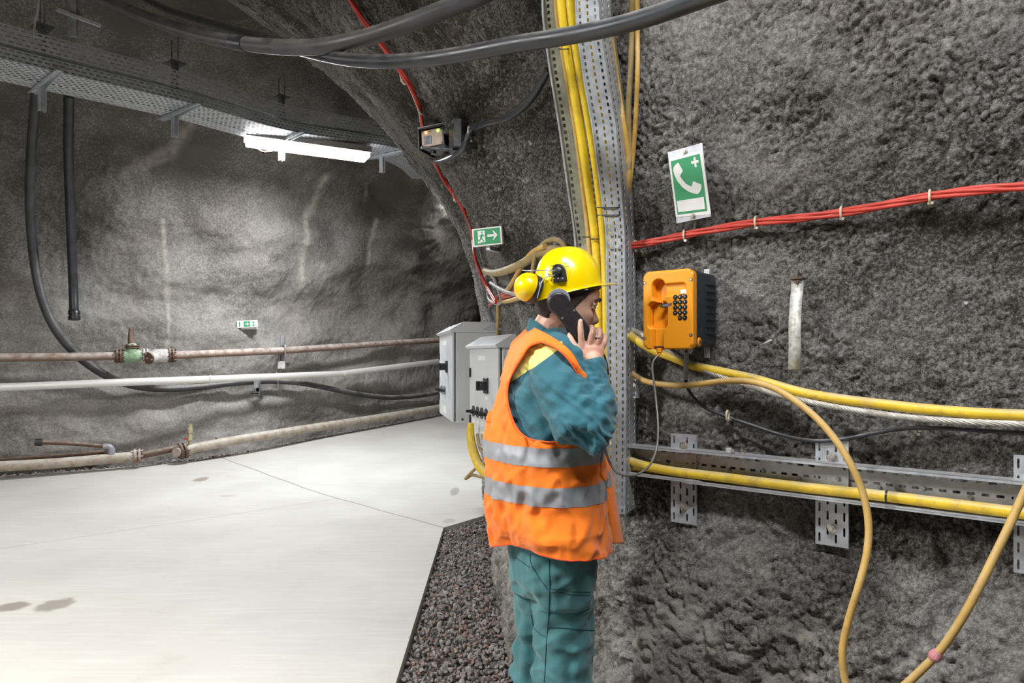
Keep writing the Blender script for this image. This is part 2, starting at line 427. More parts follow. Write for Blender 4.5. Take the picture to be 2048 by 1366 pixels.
o = link('wall_right', me, m_rock); tag(o, kind='structure')
def bvh_of(V, st):
    V = V[::st, ::st]; nu, nv = V.shape[:2]; vv = V.reshape(-1, 3).tolist()
    return BVHTree.FromPolygons(vv, [(i*nv+j, (i+1)*nv+j, (i+1)*nv+j+1, i*nv+j+1) for i in range(nu-1) for j in range(nv-1)])
BP = bvh_of(PV, 3)
CAM = Vector((0, 0, CH))
def R(px, py, off=.02, bvh=None):
    """the point of the rock seen at this place, raised off metres from its surface"""
    dr = (P(px, py, 1.0)-CAM).normalized(); bv = bvh or BP
    h = bv.ray_cast(CAM, dr)
    if h[0] is None: return None
    n = h[1].normalized()
    if n.dot(dr) > 0: n = -n
    return h[0]-dr*min(off/max(abs(n.dot(dr)), .3), off*2.5)

# far wall of the left tunnel with its vault
wl = [(-13, 6.0), (-9, 7.2), (-6.3, 8.3), (-4.15, 9.45), (-2.75, 11.4), (-1.45, 13.2), (-.6, 15.2), (-.2, 17.5), (.2, 20)]
fp2, _ = crom([Vector((a, b, 0)) for a, b in wl], [0]*len(wl), 20)
fb = np.array([(p.x, p.y) for p in fp2]); sl2 = np.r_[0, np.cumsum(np.hypot(*np.diff(fb, axis=0).T))]
S2 = np.arange(0, sl2[-1], .027); X2 = np.interp(S2, sl2, fb[:, 0]); Y2 = np.interp(S2, sl2, fb[:, 1])
tx = sm(np.gradient(X2), 25); ty = sm(np.gradient(Y2), 25); nn = np.hypot(tx, ty); n2 = np.stack([ty/nn, -tx/nn], 1)
Z2 = np.r_[spaced(-.15, 4.2, .027), spaced(4.2, 6.3, .05), 6.3]
def zf(y): return .063*max(0.0, y-7.3)
O2 = np.interp(Z2, [-.2, .5, 1.2, 2.2, 3.0, 3.8, 4.4, 4.9, 5.3, 5.6, 6.3], [.12, .05, .0, .02, .15, .45, .95, 1.6, 2.6, 3.8, 7])
B2 = np.stack([X2[:, None]+n2[:, :1]*O2[None], Y2[:, None]+n2[:, 1:]*O2[None], np.repeat(Z2[None], len(X2), 0)], 2)
gu = np.gradient(B2, axis=0); gv = np.gradient(B2, axis=1); NN = np.cross(gu, gv); NN /= np.linalg.norm(NN, axis=2, keepdims=True)+1e-9
if (NN[:, :, 0]*n2[:, :1]).mean() < 0: NN = -NN
q = B2.reshape(-1, 3)
d = fbm(q*[1, 1, 1.6], .55, 2, 5)*.30*np.clip(q[:, 2]/1.2, .35, 1)+fbm(q*[1, 1, 1.8], 1.7, 2, 8)*.07+fbm(q, 9, 3, 12, True)*.018
V2 = (q+NN.reshape(-1, 3)*d[:, None]).reshape(B2.shape)
me = grid_mesh('wall_left', V2)
# mineral runs down the wall, each a narrow pale streak at its own place
pxs = 1024+F*q[:, 0]/q[:, 1]; pys = HZ-F*(q[:, 2]-CH)/q[:, 1]
streak = np.zeros(len(q))
for pts, wd_, st in (([(326, 440), (332, 520), (338, 640), (334, 700)], 5, .55), ([(655, 355), (640, 400), (612, 450), (600, 500), (598, 570)], 7, .6),
                     ([(752, 440), (735, 480), (725, 522)], 5, .6), ([(385, 250), (345, 300), (250, 345)], 14, .35), ([(742, 378), (736, 402)], 5, .35)):
    a = np.array(pts, float); best = np.full(len(q), 1e9)
    for p0, p1 in zip(a, a[1:]):
        v = p1-p0; t = np.clip(((pxs-p0[0])*v[0]+(pys-p0[1])*v[1])/(v@v), 0, 1)
        best = np.minimum(best, np.hypot(pxs-p0[0]-t*v[0], pys-p0[1]-t*v[1]))
    wv = wd_*(1+.7*fbm(q, 3, 2, 44)); streak = np.maximum(streak, st*np.clip(1.3-best/wv, 0, 1)*np.clip(.8+fbm(q, 14, 2, 46)*1.2, 0, 1))
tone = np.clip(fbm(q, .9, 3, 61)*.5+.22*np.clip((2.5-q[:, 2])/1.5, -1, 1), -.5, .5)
dark_blotch = np.clip(fbm(q*[1, 1, .5], 1.0, 2, 63)*2.2-.25, 0, 1)*np.clip((q[:, 2]-1.9)/1.0, 0, 1)  # darker noise blotches, only high on the wall
attr(me, 'tone', tone-.35*dark_blotch); attr(me, 'cream', streak)
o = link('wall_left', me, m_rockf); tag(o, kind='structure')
BL = bvh_of(V2, 2)
def L(px, py, off=.2):
    dr = (P(px, py, 1.0)-CAM).normalized(); h = BL.ray_cast(CAM, dr); return h[0]-dr*off
def DW(px):   # depth of the far wall's smooth line under a column of the picture
    kx = (px-1024)/F; best = None
    for (x0, y0), (x1, y1) in zip(fb, fb[1:]):
        a = x0-kx*y0; b = x1-kx*y1
        if a*b <= 0 and a != b:
            t = a/(a-b); y = y0+(y1-y0)*t
            if y > 0: best = y if best is None else min(best, y)
    return best or 14.0
def PL(px, py, off=.3): return P(px, py, DW(px)-off)

# ceiling above both tunnels
gx = np.linspace(-14, 6, 160); gy = np.linspace(-6, 21, 200)
GX, GY = np.meshgrid(gx, gy, indexing='ij'); q = np.stack([GX.ravel(), GY.ravel(), np.zeros(GX.size)], 1)
zc = 4.95+.05*np.clip(q[:, 1]-5, -12, 12)+fbm(q, .5, 3, 91)*.28+fbm(q, 3, 3, 93)*.05
q[:, 2] = zc
me = grid_mesh('ceiling', q.reshape(160, 200, 3))
attr(me, 'tone', fbm(q, 1, 2, 95)*.2-.42); attr(me, 'cream', np.clip((fbm(q, 2.2, 3, 97)-.35)*6, 0, 1)*.6)
o = link('ceiling', me, m_rockf); tag(o, kind='structure')
# rock that closes the tunnel behind the camera and at its ends
def closing(name, pts):
    p, _ = crom([Vector((a, b, 0)) for a, b in pts], [0]*len(pts), 24); zs = np.linspace(-.2, 5.8, 60)
    V = np.array([[(v.x, v.y, z) for z in zs] for v in p]); q = V.reshape(-1, 3)
    q = q+np.stack([fbm(q, .8, 3, 101)*.25, fbm(q, .8, 3, 103)*.25, np.zeros(len(q))], 1)
    me = grid_mesh(name, q.reshape(V.shape)); attr(me, 'tone', np.zeros(len(q))); attr(me, 'cream', np.zeros(len(q)))
    tag(link(name, me, m_rockf), kind='structure')
closing('wall_back', [(-13, 6.2), (-13.4, 2), (-11, -2), (-6, -4.4), (0, -4.8), (4.4, -4.6)])
closing('wall_end', [(-.95, 17.3), (-.5, 18.5), (.4, 19.6), (.3, 20.2)])

# ------------------------------------------------------------------ floor
t = NT('pale_concrete_floor')
p = t.pos(); s = t.sep(p); n1 = t.noise(1.2, 5); n2 = t.noise(30, 5, rough=.7)
c = t.mix(t.ramp(n1, .3, .7), (.50, .487, .455), (.60, .588, .55))
c = t.mix(t.math('MULTIPLY', t.ramp(n2, .35, .7), .22), c, (.50, .49, .46))
br = t.noise(9, 3, t.scl(p, (.25, 3.5, 1)))
c = t.mix(t.math('MULTIPLY', t.ramp(br, .5, .75), .25), c, (.78, .77, .74))
c = t.mix(t.math('MULTIPLY', t.ramp(t.noise(2.6, 6, rough=.7), .60, .70), .35), c, (.46, .42, .36))
def joint(a, b, wdt, c, f=.75):
    v = Vector(b)-Vector(a); n = Vector((-v.y, v.x)).normalized(); k = -n.dot(Vector(a)); u = v.normalized()
    dist = t.math('ABSOLUTE', t.math('ADD', t.math('ADD', t.math('MULTIPLY', s[0], n.x), t.math('MULTIPLY', s[1], n.y)),
                  t.math('ADD', t.math('MULTIPLY', t.math('SUBTRACT', t.noise(1.5, 3), .5), .05), k)))
    al = t.math('ADD', t.math('ADD', t.math('MULTIPLY', s[0], u.x), t.math('MULTIPLY', s[1], u.y)), -u.dot(Vector(a)))
    on = t.math('MULTIPLY', t.math('GREATER_THAN', al, 0.0), t.math('LESS_THAN', al, v.length))
    return t.mix(t.math('MULTIPLY', t.math('MULTIPLY', t.math('LESS_THAN', dist, wdt), on), f), c, (.22, .20, .18))
c = joint((-4.35, 9.6), (-.588, 5.86), .010, c)
c = joint((-8.0, 1.8), (-3.93, 5.18), .007, c, .5); c = joint((-3.93, 5.18), (-1.79, 7.08), .007, c, .5)
def spot(x, y, rx, ry, col, c, f=.8):
    a = t.math('POWER', t.math('DIVIDE', t.math('SUBTRACT', s[0], x), rx), 2.0); b = t.math('POWER', t.math('DIVIDE', t.math('SUBTRACT', s[1], y), ry), 2.0)
    r = t.math('ADD', t.math('ADD', a, b), t.math('MULTIPLY', t.math('SUBTRACT', t.noise(14, 4), .5), 1.6))
    return t.mix(t.math('MULTIPLY', t.ramp(r, 1.15, .5), f), c, col)
for (sx, sy, rx, ry, cc) in ((-2.93, 4.0, .09, .09, (.22, .19, .15)), (-2.7, 4.03, .10, .12, (.25, .22, .18)), (-3.62, 7.95, .09, .12, (.26, .21, .16)),
                             (-.62, 7.4, .05, .2, (.33, .30, .27)), (-3.0, 7.2, .1, .05, (.40, .36, .32)), (-.56, 6.1, .06, .1, (.40, .38, .35))):
    c = spot(sx, sy, rx, ry, cc, c)
h = t.math('ADD', t.math('MULTIPLY', br, .5), t.noise(60, 4, rough=.7))
m_floor = t.out(c, .62, t.bump(h, .12, .006))
xmin = [(-4.6, -12), (6.6, -12), (7.0, -9), (7.95, -6.2), (9.0, -4.05), (10.9, -2.72), (12.7, -1.5), (14.9, -.75), (18, -.5), (20, 0)]
xmax = [(-4.6, -.30), (0, -.44), (3.04, -.521), (5.86, -.588), (6.43, -.16), (6.8, .1), (8, -.1), (14, -.2), (18, .3), (20, .4)]
mb = MB(); ys = sorted(set([y for y, _ in xmin+xmax]+[y*.25 for y in range(-16, 80)])); rows = [(lerpt(y, xmin), lerpt(y, xmax), y) for y in ys]
vsx = []; fsx = []
for a, b, y in rows:
    z = zf(y); vsx += [(a, y, z-.12), (a, y, z), (b, y, z), (b, y, z-.12)]
for i in range(len(rows)-1):
    for k in range(3): fsx.append((i*4+k, i*4+k+1, i*4+5+k, i*4+4+k))
mb.add(vsx, fsx); tag(mb.build('floor', m_floor), kind='structure')
t = NT('dark_grit'); v = t.voro(45)
m_grit = t.out(t.mix(t.ramp(v[1], .0, 1), (.05, .045, .042), (.15, .135, .125)), .9, t.bump(v[0], 1, .012))
mb = MB(); ys = [y*.5 for y in range(-12, 43)]
mb.add([(x, y, zf(y)-.055) for y in ys for x in (-14, -6, -3, 0, 3, 6)], [(r*6+k, r*6+k+1, r*6+7+k, r*6+6+k) for r in range(len(ys)-1) for k in range(5)])
tag(mb.build('ground', m_grit), kind='structure')

# loose gravel beside the slab and along the far wall
def gravel(name, label, region, n, smin, smax, seed):
    rg = np.random.default_rng(seed); ico = bmesh.new(); bmesh.ops.create_icosphere(ico, subdivisions=1, radius=1)
    iv = np.array([v.co[:] for v in ico.verts]); fi = np.array([[v.index for v in f.verts] for f in ico.faces]); ico.free()
    iv2 = bmesh.new(); bmesh.ops.create_icosphere(iv2, subdivisions=2, radius=1)
    iv = np.array([v.co[:] for v in iv2.verts]); fi = np.array([[v.index for v in f.verts] for f in iv2.faces]); iv2.free()
    vars_ = []
    for k in range(14):
        s = 1+.38*vnoise(iv*1.3+k*9.1, k)[:, None]+.12*vnoise(iv*3+k*5.1, k+50)[:, None]
        vv = iv*s
        for _ in range(5):                                   # knock flat facets
            nrm = rg.normal(size=3); nrm /= np.linalg.norm(nrm); dd = vv@nrm; lim = .62
            vv = vv-np.clip(dd-lim, 0, None)[:, None]*nrm
        vars_.append(vv)
    V = []; Fa = []; C = []; nb = 0
    for k in range(n):
        x, y, z = region(rg)
        sz = rg.uniform(smin, smax)*(1.35 if rg.random() < .12 else 1)
        A = rg.normal(size=(3, 3)); Q, _ = np.linalg.qr(A)
        vv = (vars_[k % 14]*[1, .8, .62]*sz)@Q.T+[x, y, z]
        V.append(vv); Fa.append(fi+nb); C.append(np.full(len(vv), rg.random())); nb += len(vv)
    V = np.concatenate(V); Fa = np.concatenate(Fa).astype(np.int32)
    me = bpy.data.meshes.new(name); me.vertices.add(len(V)); me.vertices.foreach_set('co', V.astype(np.float32).ravel())
    me.loops.add(Fa.size); me.loops.foreach_set('vertex_index', Fa.ravel()); me.polygons.add(len(Fa))
    me.polygons.foreach_set('loop_start', np.arange(len(Fa), dtype=np.int32)*3); me.update(calc_edges=True)
    me.polygons.foreach_set('use_smooth', [True]*len(me.polygons)); me.set_sharp_from_angle(angle=R_(32))
    attr(me, 'shade', np.concatenate(C)); o = link(name, me, m_grav); return tag(o, label, 'gravel', kind='stuff')
t = NT('gravel_stone'); sh = t.attr('shade')
c = t.mix(t.ramp(sh, .1, .95), (.10, .092, .09), (.33, .31, .30)); c = t.mix(t.ramp(t.math('FRACT', t.math('MULTIPLY', sh, 13.7)), .72, .8), c, (.27, .18, .15))
c = t.mix(t.ramp(t.noise(130, 4), .45, .7, 0, .5), c, (.26, .25, .24)); m_grav = t.out(c, .8, t.bump(t.noise(220, 3), .3, .002))
def reg1(rg):
    while True:
        y = rg.uniform(2.75, 7.0); x = rg.uniform(-.62, .75)
        xr = .28 if y > 3.6 else .8
        if x > lerpt(y, xmax)+.015 and x < xr: return x, y, -.048+rg.uniform(-.006, .022)
gravel('gravel', 'dark brownish grey loose stones filling the strip between concrete slab and rock pillar', reg1, 9500, .0085, .0165, 3)
def reg2(rg):
    while True:
        y = rg.uniform(7.2, 14.5); x1 = lerpt(y, xmin)
        x = x1-abs(rg.normal())*.16-.01
        if x > -8: return x, y, zf(y)-.03+rg.uniform(0, .02)
gravel('gravel', 'fine dark grit along the foot of the far wall beneath the floor pipes', reg2, 5000, .012, .024, 5)
# ------------------------------------------------------------------ lamps
def luminaire(x, y, z, h, label):
    a = R_(h); t = thing('tube_luminaire', label, 'lamp', (x, y, z), a, 'tunnel tube lamps' if False else None)
    MB().prism([(-.16, 0), (-.12, .085), (.12, .085), (.16, 0), (.15, 0), (.11, .075), (-.11, .075), (-.15, 0)], -.72, .72, Matrix.Rotation(R_(90), 4, 'Z')).build('housing', m_whitev, t, True)
    MB().box(-.70, .70, -.14, .14, -.055, .02).build('diffuser', m_tube, t, True, bevel=.012)
    for s in (-.5, .5):
        MB().cyl((s, 0, .07), (s, 0, .24), .006, 8).build('hanger_rod', m_galv, t, True)
    return t
lb = ['glowing tube lamp hanging under the perforated ceiling tray', 'unseen tube lamp added above the left edge of the view to light the far wall', 'unseen tube lamp added behind the rock pillar to brighten the tunnel end',
      'tube lamp overhead left of the viewer', 'tube lamp overhead right of the viewer']
for i, (x, y, z, h, p, c) in enumerate(LAMPS): luminaire(x, y, z, h, lb[i])
o = MB().tube([P(515, 287, 7.9), P(517, 298, 7.9), P(528, 303, 7.95), P(545, 302, 8.0)], .006, 8).build('lamp_flex', m_ochre)
tag(o, 'short orange flex looping from the ceiling tray to the glowing tube lamp', 'cable')

# ------------------------------------------------------------------ ceiling cable trays
tp = [(-6.2, 2.9, 3.78), (-5.05, 4.3, 3.81), (-4.09, 5.45, 3.85), (-3.12, 6.64, 3.93), (-2.49, 7.65, 4.0), (-1.50, 8.75, 4.15), (-1.12, 9.6, 4.2), (-1.0, 10.6, 4.25)]
tps, _ = crom([Vector(p) for p in tp], [0]*len(tp), 16)
cl = [0]
for a, b in zip(tps, tps[1:]): cl.append(cl[-1]+(b-a).length)
def tray_pt(u):
    u = max(0, min(u, cl[-1]-1e-4)); i = max(k for k in range(len(cl)) if cl[k] <= u); i = min(i, len(tps)-2)
    f = (u-cl[i])/(cl[i+1]-cl[i]); p = tps[i].lerp(tps[i+1], f); t = tps[i+1]-tps[i]
    return p, Vector((-t.y, t.x, 0)).normalized()       # point and the direction across, away from the viewer
LEN = cl[-1]; WT = .56
def ceiling_tray(label, dz, hf, rows):
    t = thing('cable_tray', label, 'cable tray', tuple(tps[0]), group=None)
    n = int(LEN/.055)
    def side(across):
        def f(u, v):
            p, a = tray_pt(u/n*LEN); return p+a*across+Vector((0, 0, dz+v/rows*hf))
        return f
    for ac, nm in ((0, 'side_rail'), (WT, 'side_rail')):
        perf(MB(), side(ac), n, rows, .34, .17).build(nm, m_galv if hf > .12 else m_galv, t, weld=.002, solid=.002, smooth=False)
    def bot(u, v):
        p, a = tray_pt(u/n*LEN); return p+a*(v/14*WT)+Vector((0, 0, dz-.004*(1 if 8.5 < v < 10.5 else 0)))
    perf(MB(), bot, n, 14, .30, .15).build('tray_bottom', m_galv, t, weld=.002, smooth=False)
    return t
ceiling_tray('long perforated steel cable tray under the vault, lower of the two stacked ones', 0, .10, 3)
ceiling_tray('long perforated steel cable tray under the vault, upper of the two stacked ones', .135, .15, 4)
for i in range(3):                                     # cables lying in the trays
    o = MB().tube([tray_pt(k*.4)[0]+tray_pt(k*.4)[1]*(.12+.13*i)+Vector((0, 0, .03+.005*math.sin(k+i))) for k in range(int(LEN/.4))], .022, 8, sub=2).build('tray_cable', m_hose)
    tag(o, 'black power cable lying in the lower ceiling tray', 'cable', 'cables inside the lower ceiling tray')
def u_for_px(px):
    return min((abs(1024+F*tray_pt(k*.02)[0].x/tray_pt(k*.02)[0].y-px), k*.02) for k in range(int(LEN/.02)))[1]
for k, (px, lab) in enumerate(((112, 'steel hanger post and arm carrying the ceiling trays at the left edge'), (388, 'steel hanger post and arm carrying the ceiling trays midway to the glowing lamp'),
                (598, 'steel hanger post and arm carrying the ceiling trays right above the glowing lamp'), (806, 'steel hanger post and arm where the ceiling trays meet the rock pillar'))):
    u = u_for_px(px); p, a = tray_pt(u); rz = math.atan2(a.y, a.x)
    t = thing('tray_hanger', lab, 'hanger', tuple(p+a*.36+Vector((0, 0, -.25))), rz, 'hangers of the ceiling trays' if False else None)
    mb = MB()
    zt = .74 if k != 3 else .62
    for s in (-1, 1): mb.box(-.03, .03, s*.022-.003, s*.022+.003, 0, zt)
    mb.box(-.003, .003, -.022, .022, 0, zt); mb.build('post', m_galv, t, True)
    mb = MB(); ap = [(-.44, .245), (.30, .245), (.30, .225), (.06, .20), (-.06, .20), (-.44, .225)]; mb.prism(ap, -.028, -.022); mb.prism(ap, .022, .028)
    mb.box(-.44, .30, -.028, .028, .239, .245); mb.build('arm', m_galv, t, True)
    mb = MB().box(-.09, .09, -.07, .07, zt-.01, zt)
    for s in (-1, 1): mb.cyl((s*.06, 0, zt-.03), (s*.06, 0, zt+.25), .007, 8)
    mb.build('head_plate', m_galvd, t, True)
# a perforated plate with a cross rail, high at the left
t = thing('hanging_plate', 'dim perforated steel plate crossed by a short rail hanging above the tray at top left', 'bracket', tuple(P(150, 75, 5.6)), R_(10))
perf(MB(), lambda u, v: Vector((-.055+.11*u/4, 0, .34*v/9)), 4, 9, .14, .26, False).build('plate', m_galvd, t, True, weld=.001, solid=.003, smooth=False)
b = MB().box(-.02, .02, -.03, -.015, 0, .6); b.build('post', m_galvd, t, True)
MB().box(-.17, .17, -.055, -.03, .14, .165, Matrix.Rotation(R_(18), 4, 'Y')).build('cross_rail', m_galv, t, True)
o = MB().tube([P(78, -10, 5.2), P(76, 20, 5.2), P(70, 45, 5.2), P(68, 75, 5.2)], .008, 8).build('drop_wire', m_greyc)
tag(o, 'thin pale wire dropping beside the hanger post at top left', 'cable')

# ------------------------------------------------------------------ big hoses under the vault
def cable(name, pts, r, mat, label, cat='cable', group=None, n=12, sub=6, parent=None):
    pts = [p for p in pts if p is not None]
    if hasattr(r, '__len__') and len(r) != len(pts): r = r[0]
    o = MB().tube(pts, r, n, sub=sub).build(name, mat, parent, fixn=False)
    if parent is None: tag(o, label, cat, group)
    return o
t = thing('black_hose', 'thick dusty black hose sagging across the top, the upper one with a taped joint', 'hose', tuple(P(480, 80, 3.2)))
cable('hose_body', [P(20, -190, 6.0), P(80, -90, 5.5), P(150, -30, 5.0), P(232, 8, 4.4), P(300, 38, 4.0), P(390, 68, 3.6), P(480, 86, 3.3), P(560, 94, 3.05), P(640, 93, 2.9), P(720, 78, 2.8), P(800, 53, 2.7), P(880, 22, 2.62), P(980, -18, 2.55), P(1080, -90, 2.48), P(1170, -230, 2.4), P(1200, -480, 2.3)], .034, m_hosed, '', parent=t, n=18)
c0, c1 = P(468, 84, 3.33), P(492, 88, 3.26)
MB().tube([c0, c0.lerp(c1, .5), c1], .0365, 18, sub=2).build('tape_wrap', m_hose, t)
cable('black_hose', [P(90, -220, 7.0), P(140, -130, 6.6), P(200, -60, 6.2), P(282, -8, 5.6), P(340, 22, 5.1), P(430, 50, 4.4), P(520, 76, 3.7), P(600, 100, 3.2), P(680, 117, 2.85), P(760, 123, 2.66), P(840, 120, 2.5), P(930, 107, 2.38), P(1030, 88, 2.25),
      P(1130, 73, 2.12), P(1220, 55, 2.02), P(1310, 30, 1.93), P(1400, -2, 1.85), P(1500, -40, 1.75), P(1620, -110, 1.68), P(1750, -250, 1.6), P(1830, -500, 1.55), P(1850, -900, 1.5)], .0265, m_hose, 'thick black hose sagging across the top, passing in front of the yellow cables', 'hose', n=18)

# ------------------------------------------------------------------ pipes along the far wall
def flange(mb, p, ax, r, th=.022, bolts=6, M=None):
    ax = Vector(ax).normalized(); mb.lathe(p-ax*th*1.3, ax, [(0, r*.97), (.003, r), (th-.003, r), (th, r*.97)], 28)
    mb.lathe(p+ax*th*.3, ax, [(0, r*.97), (.003, r), (th-.003, r), (th, r*.97)], 28)
    x = ax.orthogonal().normalized(); y = ax.cross(x)
    for i in range(bolts):
        a = 2*math.pi*(i+.3)/bolts; c = p+(x*math.cos(a)+y*math.sin(a))*r*.78
        mb.cyl(c-ax*th*2.2, c+ax*th*2.2, .011, 6)
    return mb
up = [(-700, 735), (-300, 722), (-60, 717), (0, 715), (120, 714), (238, 712)]
t = thing('water_pipe', 'rusty overhead water pipe on the far wall with green tee and pale check valve', 'pipe', tuple(PL(290, 712, .32)))
pts = [PL(x, y, .32) for x, y in up]; MB().tube(pts, .051, 20).build('pipe_run', m_rust, t, fixn=False)
pts = [PL(x, y, .32) for x, y in ((343, 711), (450, 706), (567, 701), (700, 692), (800, 685), (882, 680), (960, 674))]
MB().tube(pts, .051, 20).build('pipe_run', m_rust, t, fixn=False)
A, B_ = PL(238, 712, .32), PL(343, 711, .32); ax = (B_-A).normalized(); upv = Vector((0, 0, 1)); Lv = (B_-A).length
for f_, nm in ((0, 'flange'), (.50, 'flange'), (1.0, 'flange')):
    flange(MB(), A+ax*Lv*f_, ax, .092, .024, 8).build(nm, m_rustd if f_ != .5 else m_whitev, t)
mb = MB().lathe(A+ax*.03, ax, [(0, .06), (.03, .075), (.10, .088), (.17, .085), (.24, .06), (Lv*.5-.06, .055)], 24)
mb.chain([A+ax*.13, A+ax*.15+Vector((0, -.02, .05)), A+ax*.15+Vector((0, -.01, .10))], [.07, .07, .068], 20)
link('tee_body', fuse(mb, .008, 4), m_green, t)
flange(MB(), A+ax*.15+Vector((0, -.01, .115)), (0, 0, 1), .088, .014, 6).build('branch_flange', m_rustd, t)
MB().tube([A+ax*.15+Vector((0, -.01, .12)), A+ax*.12+Vector((0, .02, .2)), A+ax*.10+Vector((0, .07, .34))], [.042, .036, .030], 16).build('branch_pipe', m_rustd, t)
mb = MB().lathe(A+ax*Lv*.54, ax, [(0, .055), (.03, .062), (.08, .085), (.20, .088), (.26, .065), (Lv*.42, .056)], 24)
mb.cyl(A+ax*(Lv*.54+.11)+Vector((0, -.02, -.01)), A+ax*(Lv*.54+.09)+Vector((-.02, -.13, -.03)), .07, 20)
link('check_valve_body', fuse(mb, .008, 4), m_whitev, t)
mb = MB(); c0 = A+ax*(Lv*.54+.09)+Vector((-.02, -.13, -.03)); dv = Vector((-.02, -.11, -.02)).normalized(); mb.cyl(c0, c0+dv*.02, .078, 20)
mb.build('valve_cover', m_rustd, t)
x_ = dv.orthogonal().normalized(); y_ = dv.cross(x_)
for i in range(4):
    q0 = c0 if i == 3 else c0+(x_*math.cos(i*2.1)+y_*math.sin(i*2.1))*.06
    MB().cyl(q0, q0+dv*.034, .011, 6).build('cover_bolt', m_bolt, t)

t = thing('water_pipe', 'bright straight steel pipe below the rusty overhead one', 'pipe', tuple(PL(400, 760, .36)))
pts = [PL(x, y, .46) for x, y in ((-700, 800), (-300, 786), (-60, 777), (0, 775), (120, 770), (250, 764.5), (400, 759), (560, 752.5), (680, 747.5))]
MB().tube(pts, .047, 20, sub=2).build('pipe_run', m_steel, t, fixn=False)
MB().tube([PL(x, y, .46) for x, y in ((680, 747.5), (694, 746), (720, 742.5), (800, 732.5), (890, 721), (960, 712))], .047, 20, sub=2).build('pipe_run', m_steel, t, fixn=False)
for px, py in ((555, 753), (688, 747), (420, 758)):
    MB().tube([PL(px-2, py, .46), PL(px+2, py, .46)], .0505, 20, sub=2).build('pipe_collar', m_steel, t)
# supports on the far wall
def support(label, px, y0, y1, off, w=.06):
    a = PL(px, y0, off); b = PL(px, y1, off); t = thing('pipe_support', label, 'bracket', tuple(b))
    mb = MB(); z0, z1 = b.z, a.z
    mb.box(a.x-w/2, a.x+w/2, a.y, a.y+.008, z0, z1)
    for s in (-1, 1): mb.box(a.x+s*w/2-.004, a.x+s*w/2+.004, a.y-.03, a.y+.008, z0, z1)
    mb.build('channel', m_galvd, t)
    MB().box(a.x-.02, a.x+.02, a.y, a.y+off-.02, z0+.05, z0+.10).build('wall_arm', m_galvd, t)
    return t, a, b
t, a, b = support('steel channel standing behind the rusty overhead pipe', 565, 672, 740, .25)
MB().box(a.x-.05, a.x+.05, a.y-.05, a.y-.03, b.z+.02, b.z+.13).build('clamp_plate', m_whitev, t)
MB().tube([PL(565, 692, .25), PL(570, 690, .40), PL(570, 712, .40), PL(565, 714, .25)], .008, 8).build('u_bolt', m_bolt, t)
t, a, b = support('short steel channel hanging below the bright steel pipe', 515, 758, 790, .27, .07)
MB().cyl(b+Vector((-.09, 0, .02)), b+Vector((.05, 0, .02)), .008, 8).build('cross_bolt', m_black, t)
MB().tube([PL(553, 744, .42), PL(556, 765, .43), PL(556, 775, .42)], .006, 6).build('hanging_tie', m_whitev, t)
# floor pipes
def floor_pipe():
    t = thing('floor_pipe', 'large pale flanged pipe lying along the floor at the far wall foot', 'pipe', tuple(PL(150, 935, .3)))
    A1 = [PL(x, y, .42) for x, y in ((-700, 990), (-300, 958), (-60, 938), (0, 933), (120, 926), (275, 912))]
    MB().tube(A1, .062, 22, sub=4).build('pipe_run', m_pipe, t, fixn=False)
    d_ = (A1[-1]-A1[-2]).normalized()
    flange(MB(), A1[-1], d_, .088, .03, 6).build('flange', m_rust, t)
    B1 = [PL(x, y, .44) for x, y in ((366, 902), (430, 888), (530, 871), (650, 852), (780, 832), (900, 812), (980, 800))]
    MB().tube(B1, .062, 22, sub=4).build('pipe_run', m_pipe, t, fixn=False)
    d2 = (B1[1]-B1[0]).normalized(); flange(MB(), B1[0], d2, .105, .03, 6).build('flange', m_rustd, t)
    MB().tube([A1[-1], PL(318, 904, .40), PL(352, 897, .38), B1[0]], .040, 16).build('reducer_run', m_rustd, t, fixn=False)
    MB().cyl(PL(352, 905, .50), PL(358, 904, .46), .06, 18).build('end_disc', m_rust, t)
    MB().cyl(PL(440, 885, .28), PL(431, 884, .28), .055, 18).build('rear_flange', m_rustd, t)
    v = PL(380, 897, .44); mb = MB(); mb.lathe(v, (0, 0, 1), [(0, .022), (.10, .022), (.105, .034), (.14, .034), (.16, .026), (.20, .026), (.205, .034), (.26, .036), (.265, .028), (.31, .030)], 16)
    mb.build('riser_valve', m_brass, t); MB().box(v.x-.06, v.x-.01, v.y-.05, v.y-.03, v.z+.12, v.z+.14).build('valve_lever', m_red, t)
    e = PL(222, 914, .42)
    MB().tube([e, e+Vector((0, 0, .09)), e+Vector((0, 0, .11))], .034, 14).build('riser_elbow', m_galvd, t)
    return t, e
t, e = floor_pipe()
t = thing('side_pipe', 'thin rusty capped pipe running above the pale floor pipe at far left', 'pipe', tuple(e+Vector((-.5, 0, .1))))
pp = [PL(84, 885, .42), PL(150, 888, .42), PL(212, 893, .42), PL(223, 897, .42), PL(224, 906, .42)]
MB().tube([pp[0], pp[1], pp[2]], .024, 14).build('pipe_run', m_rustd, t, fixn=False)
MB().tube([PL(206, 892.5, .42), PL(218, 893, .42), PL(224, 899, .42), PL(224, 908, .42)], .034, 14).build('elbow', m_galvd, t)
MB().cyl(PL(70, 884.5, .42), PL(84, 885, .42), .042, 8).build('end_cap', m_black, t)
cable('rear_pipe', [PL(-400, 950, .16), PL(-60, 925, .16), PL(0, 920, .16), PL(100, 913, .16), PL(210, 904, .16)], .03, m_rustd, 'dark thin rusty pipe lying behind the pale floor pipe', 'pipe')
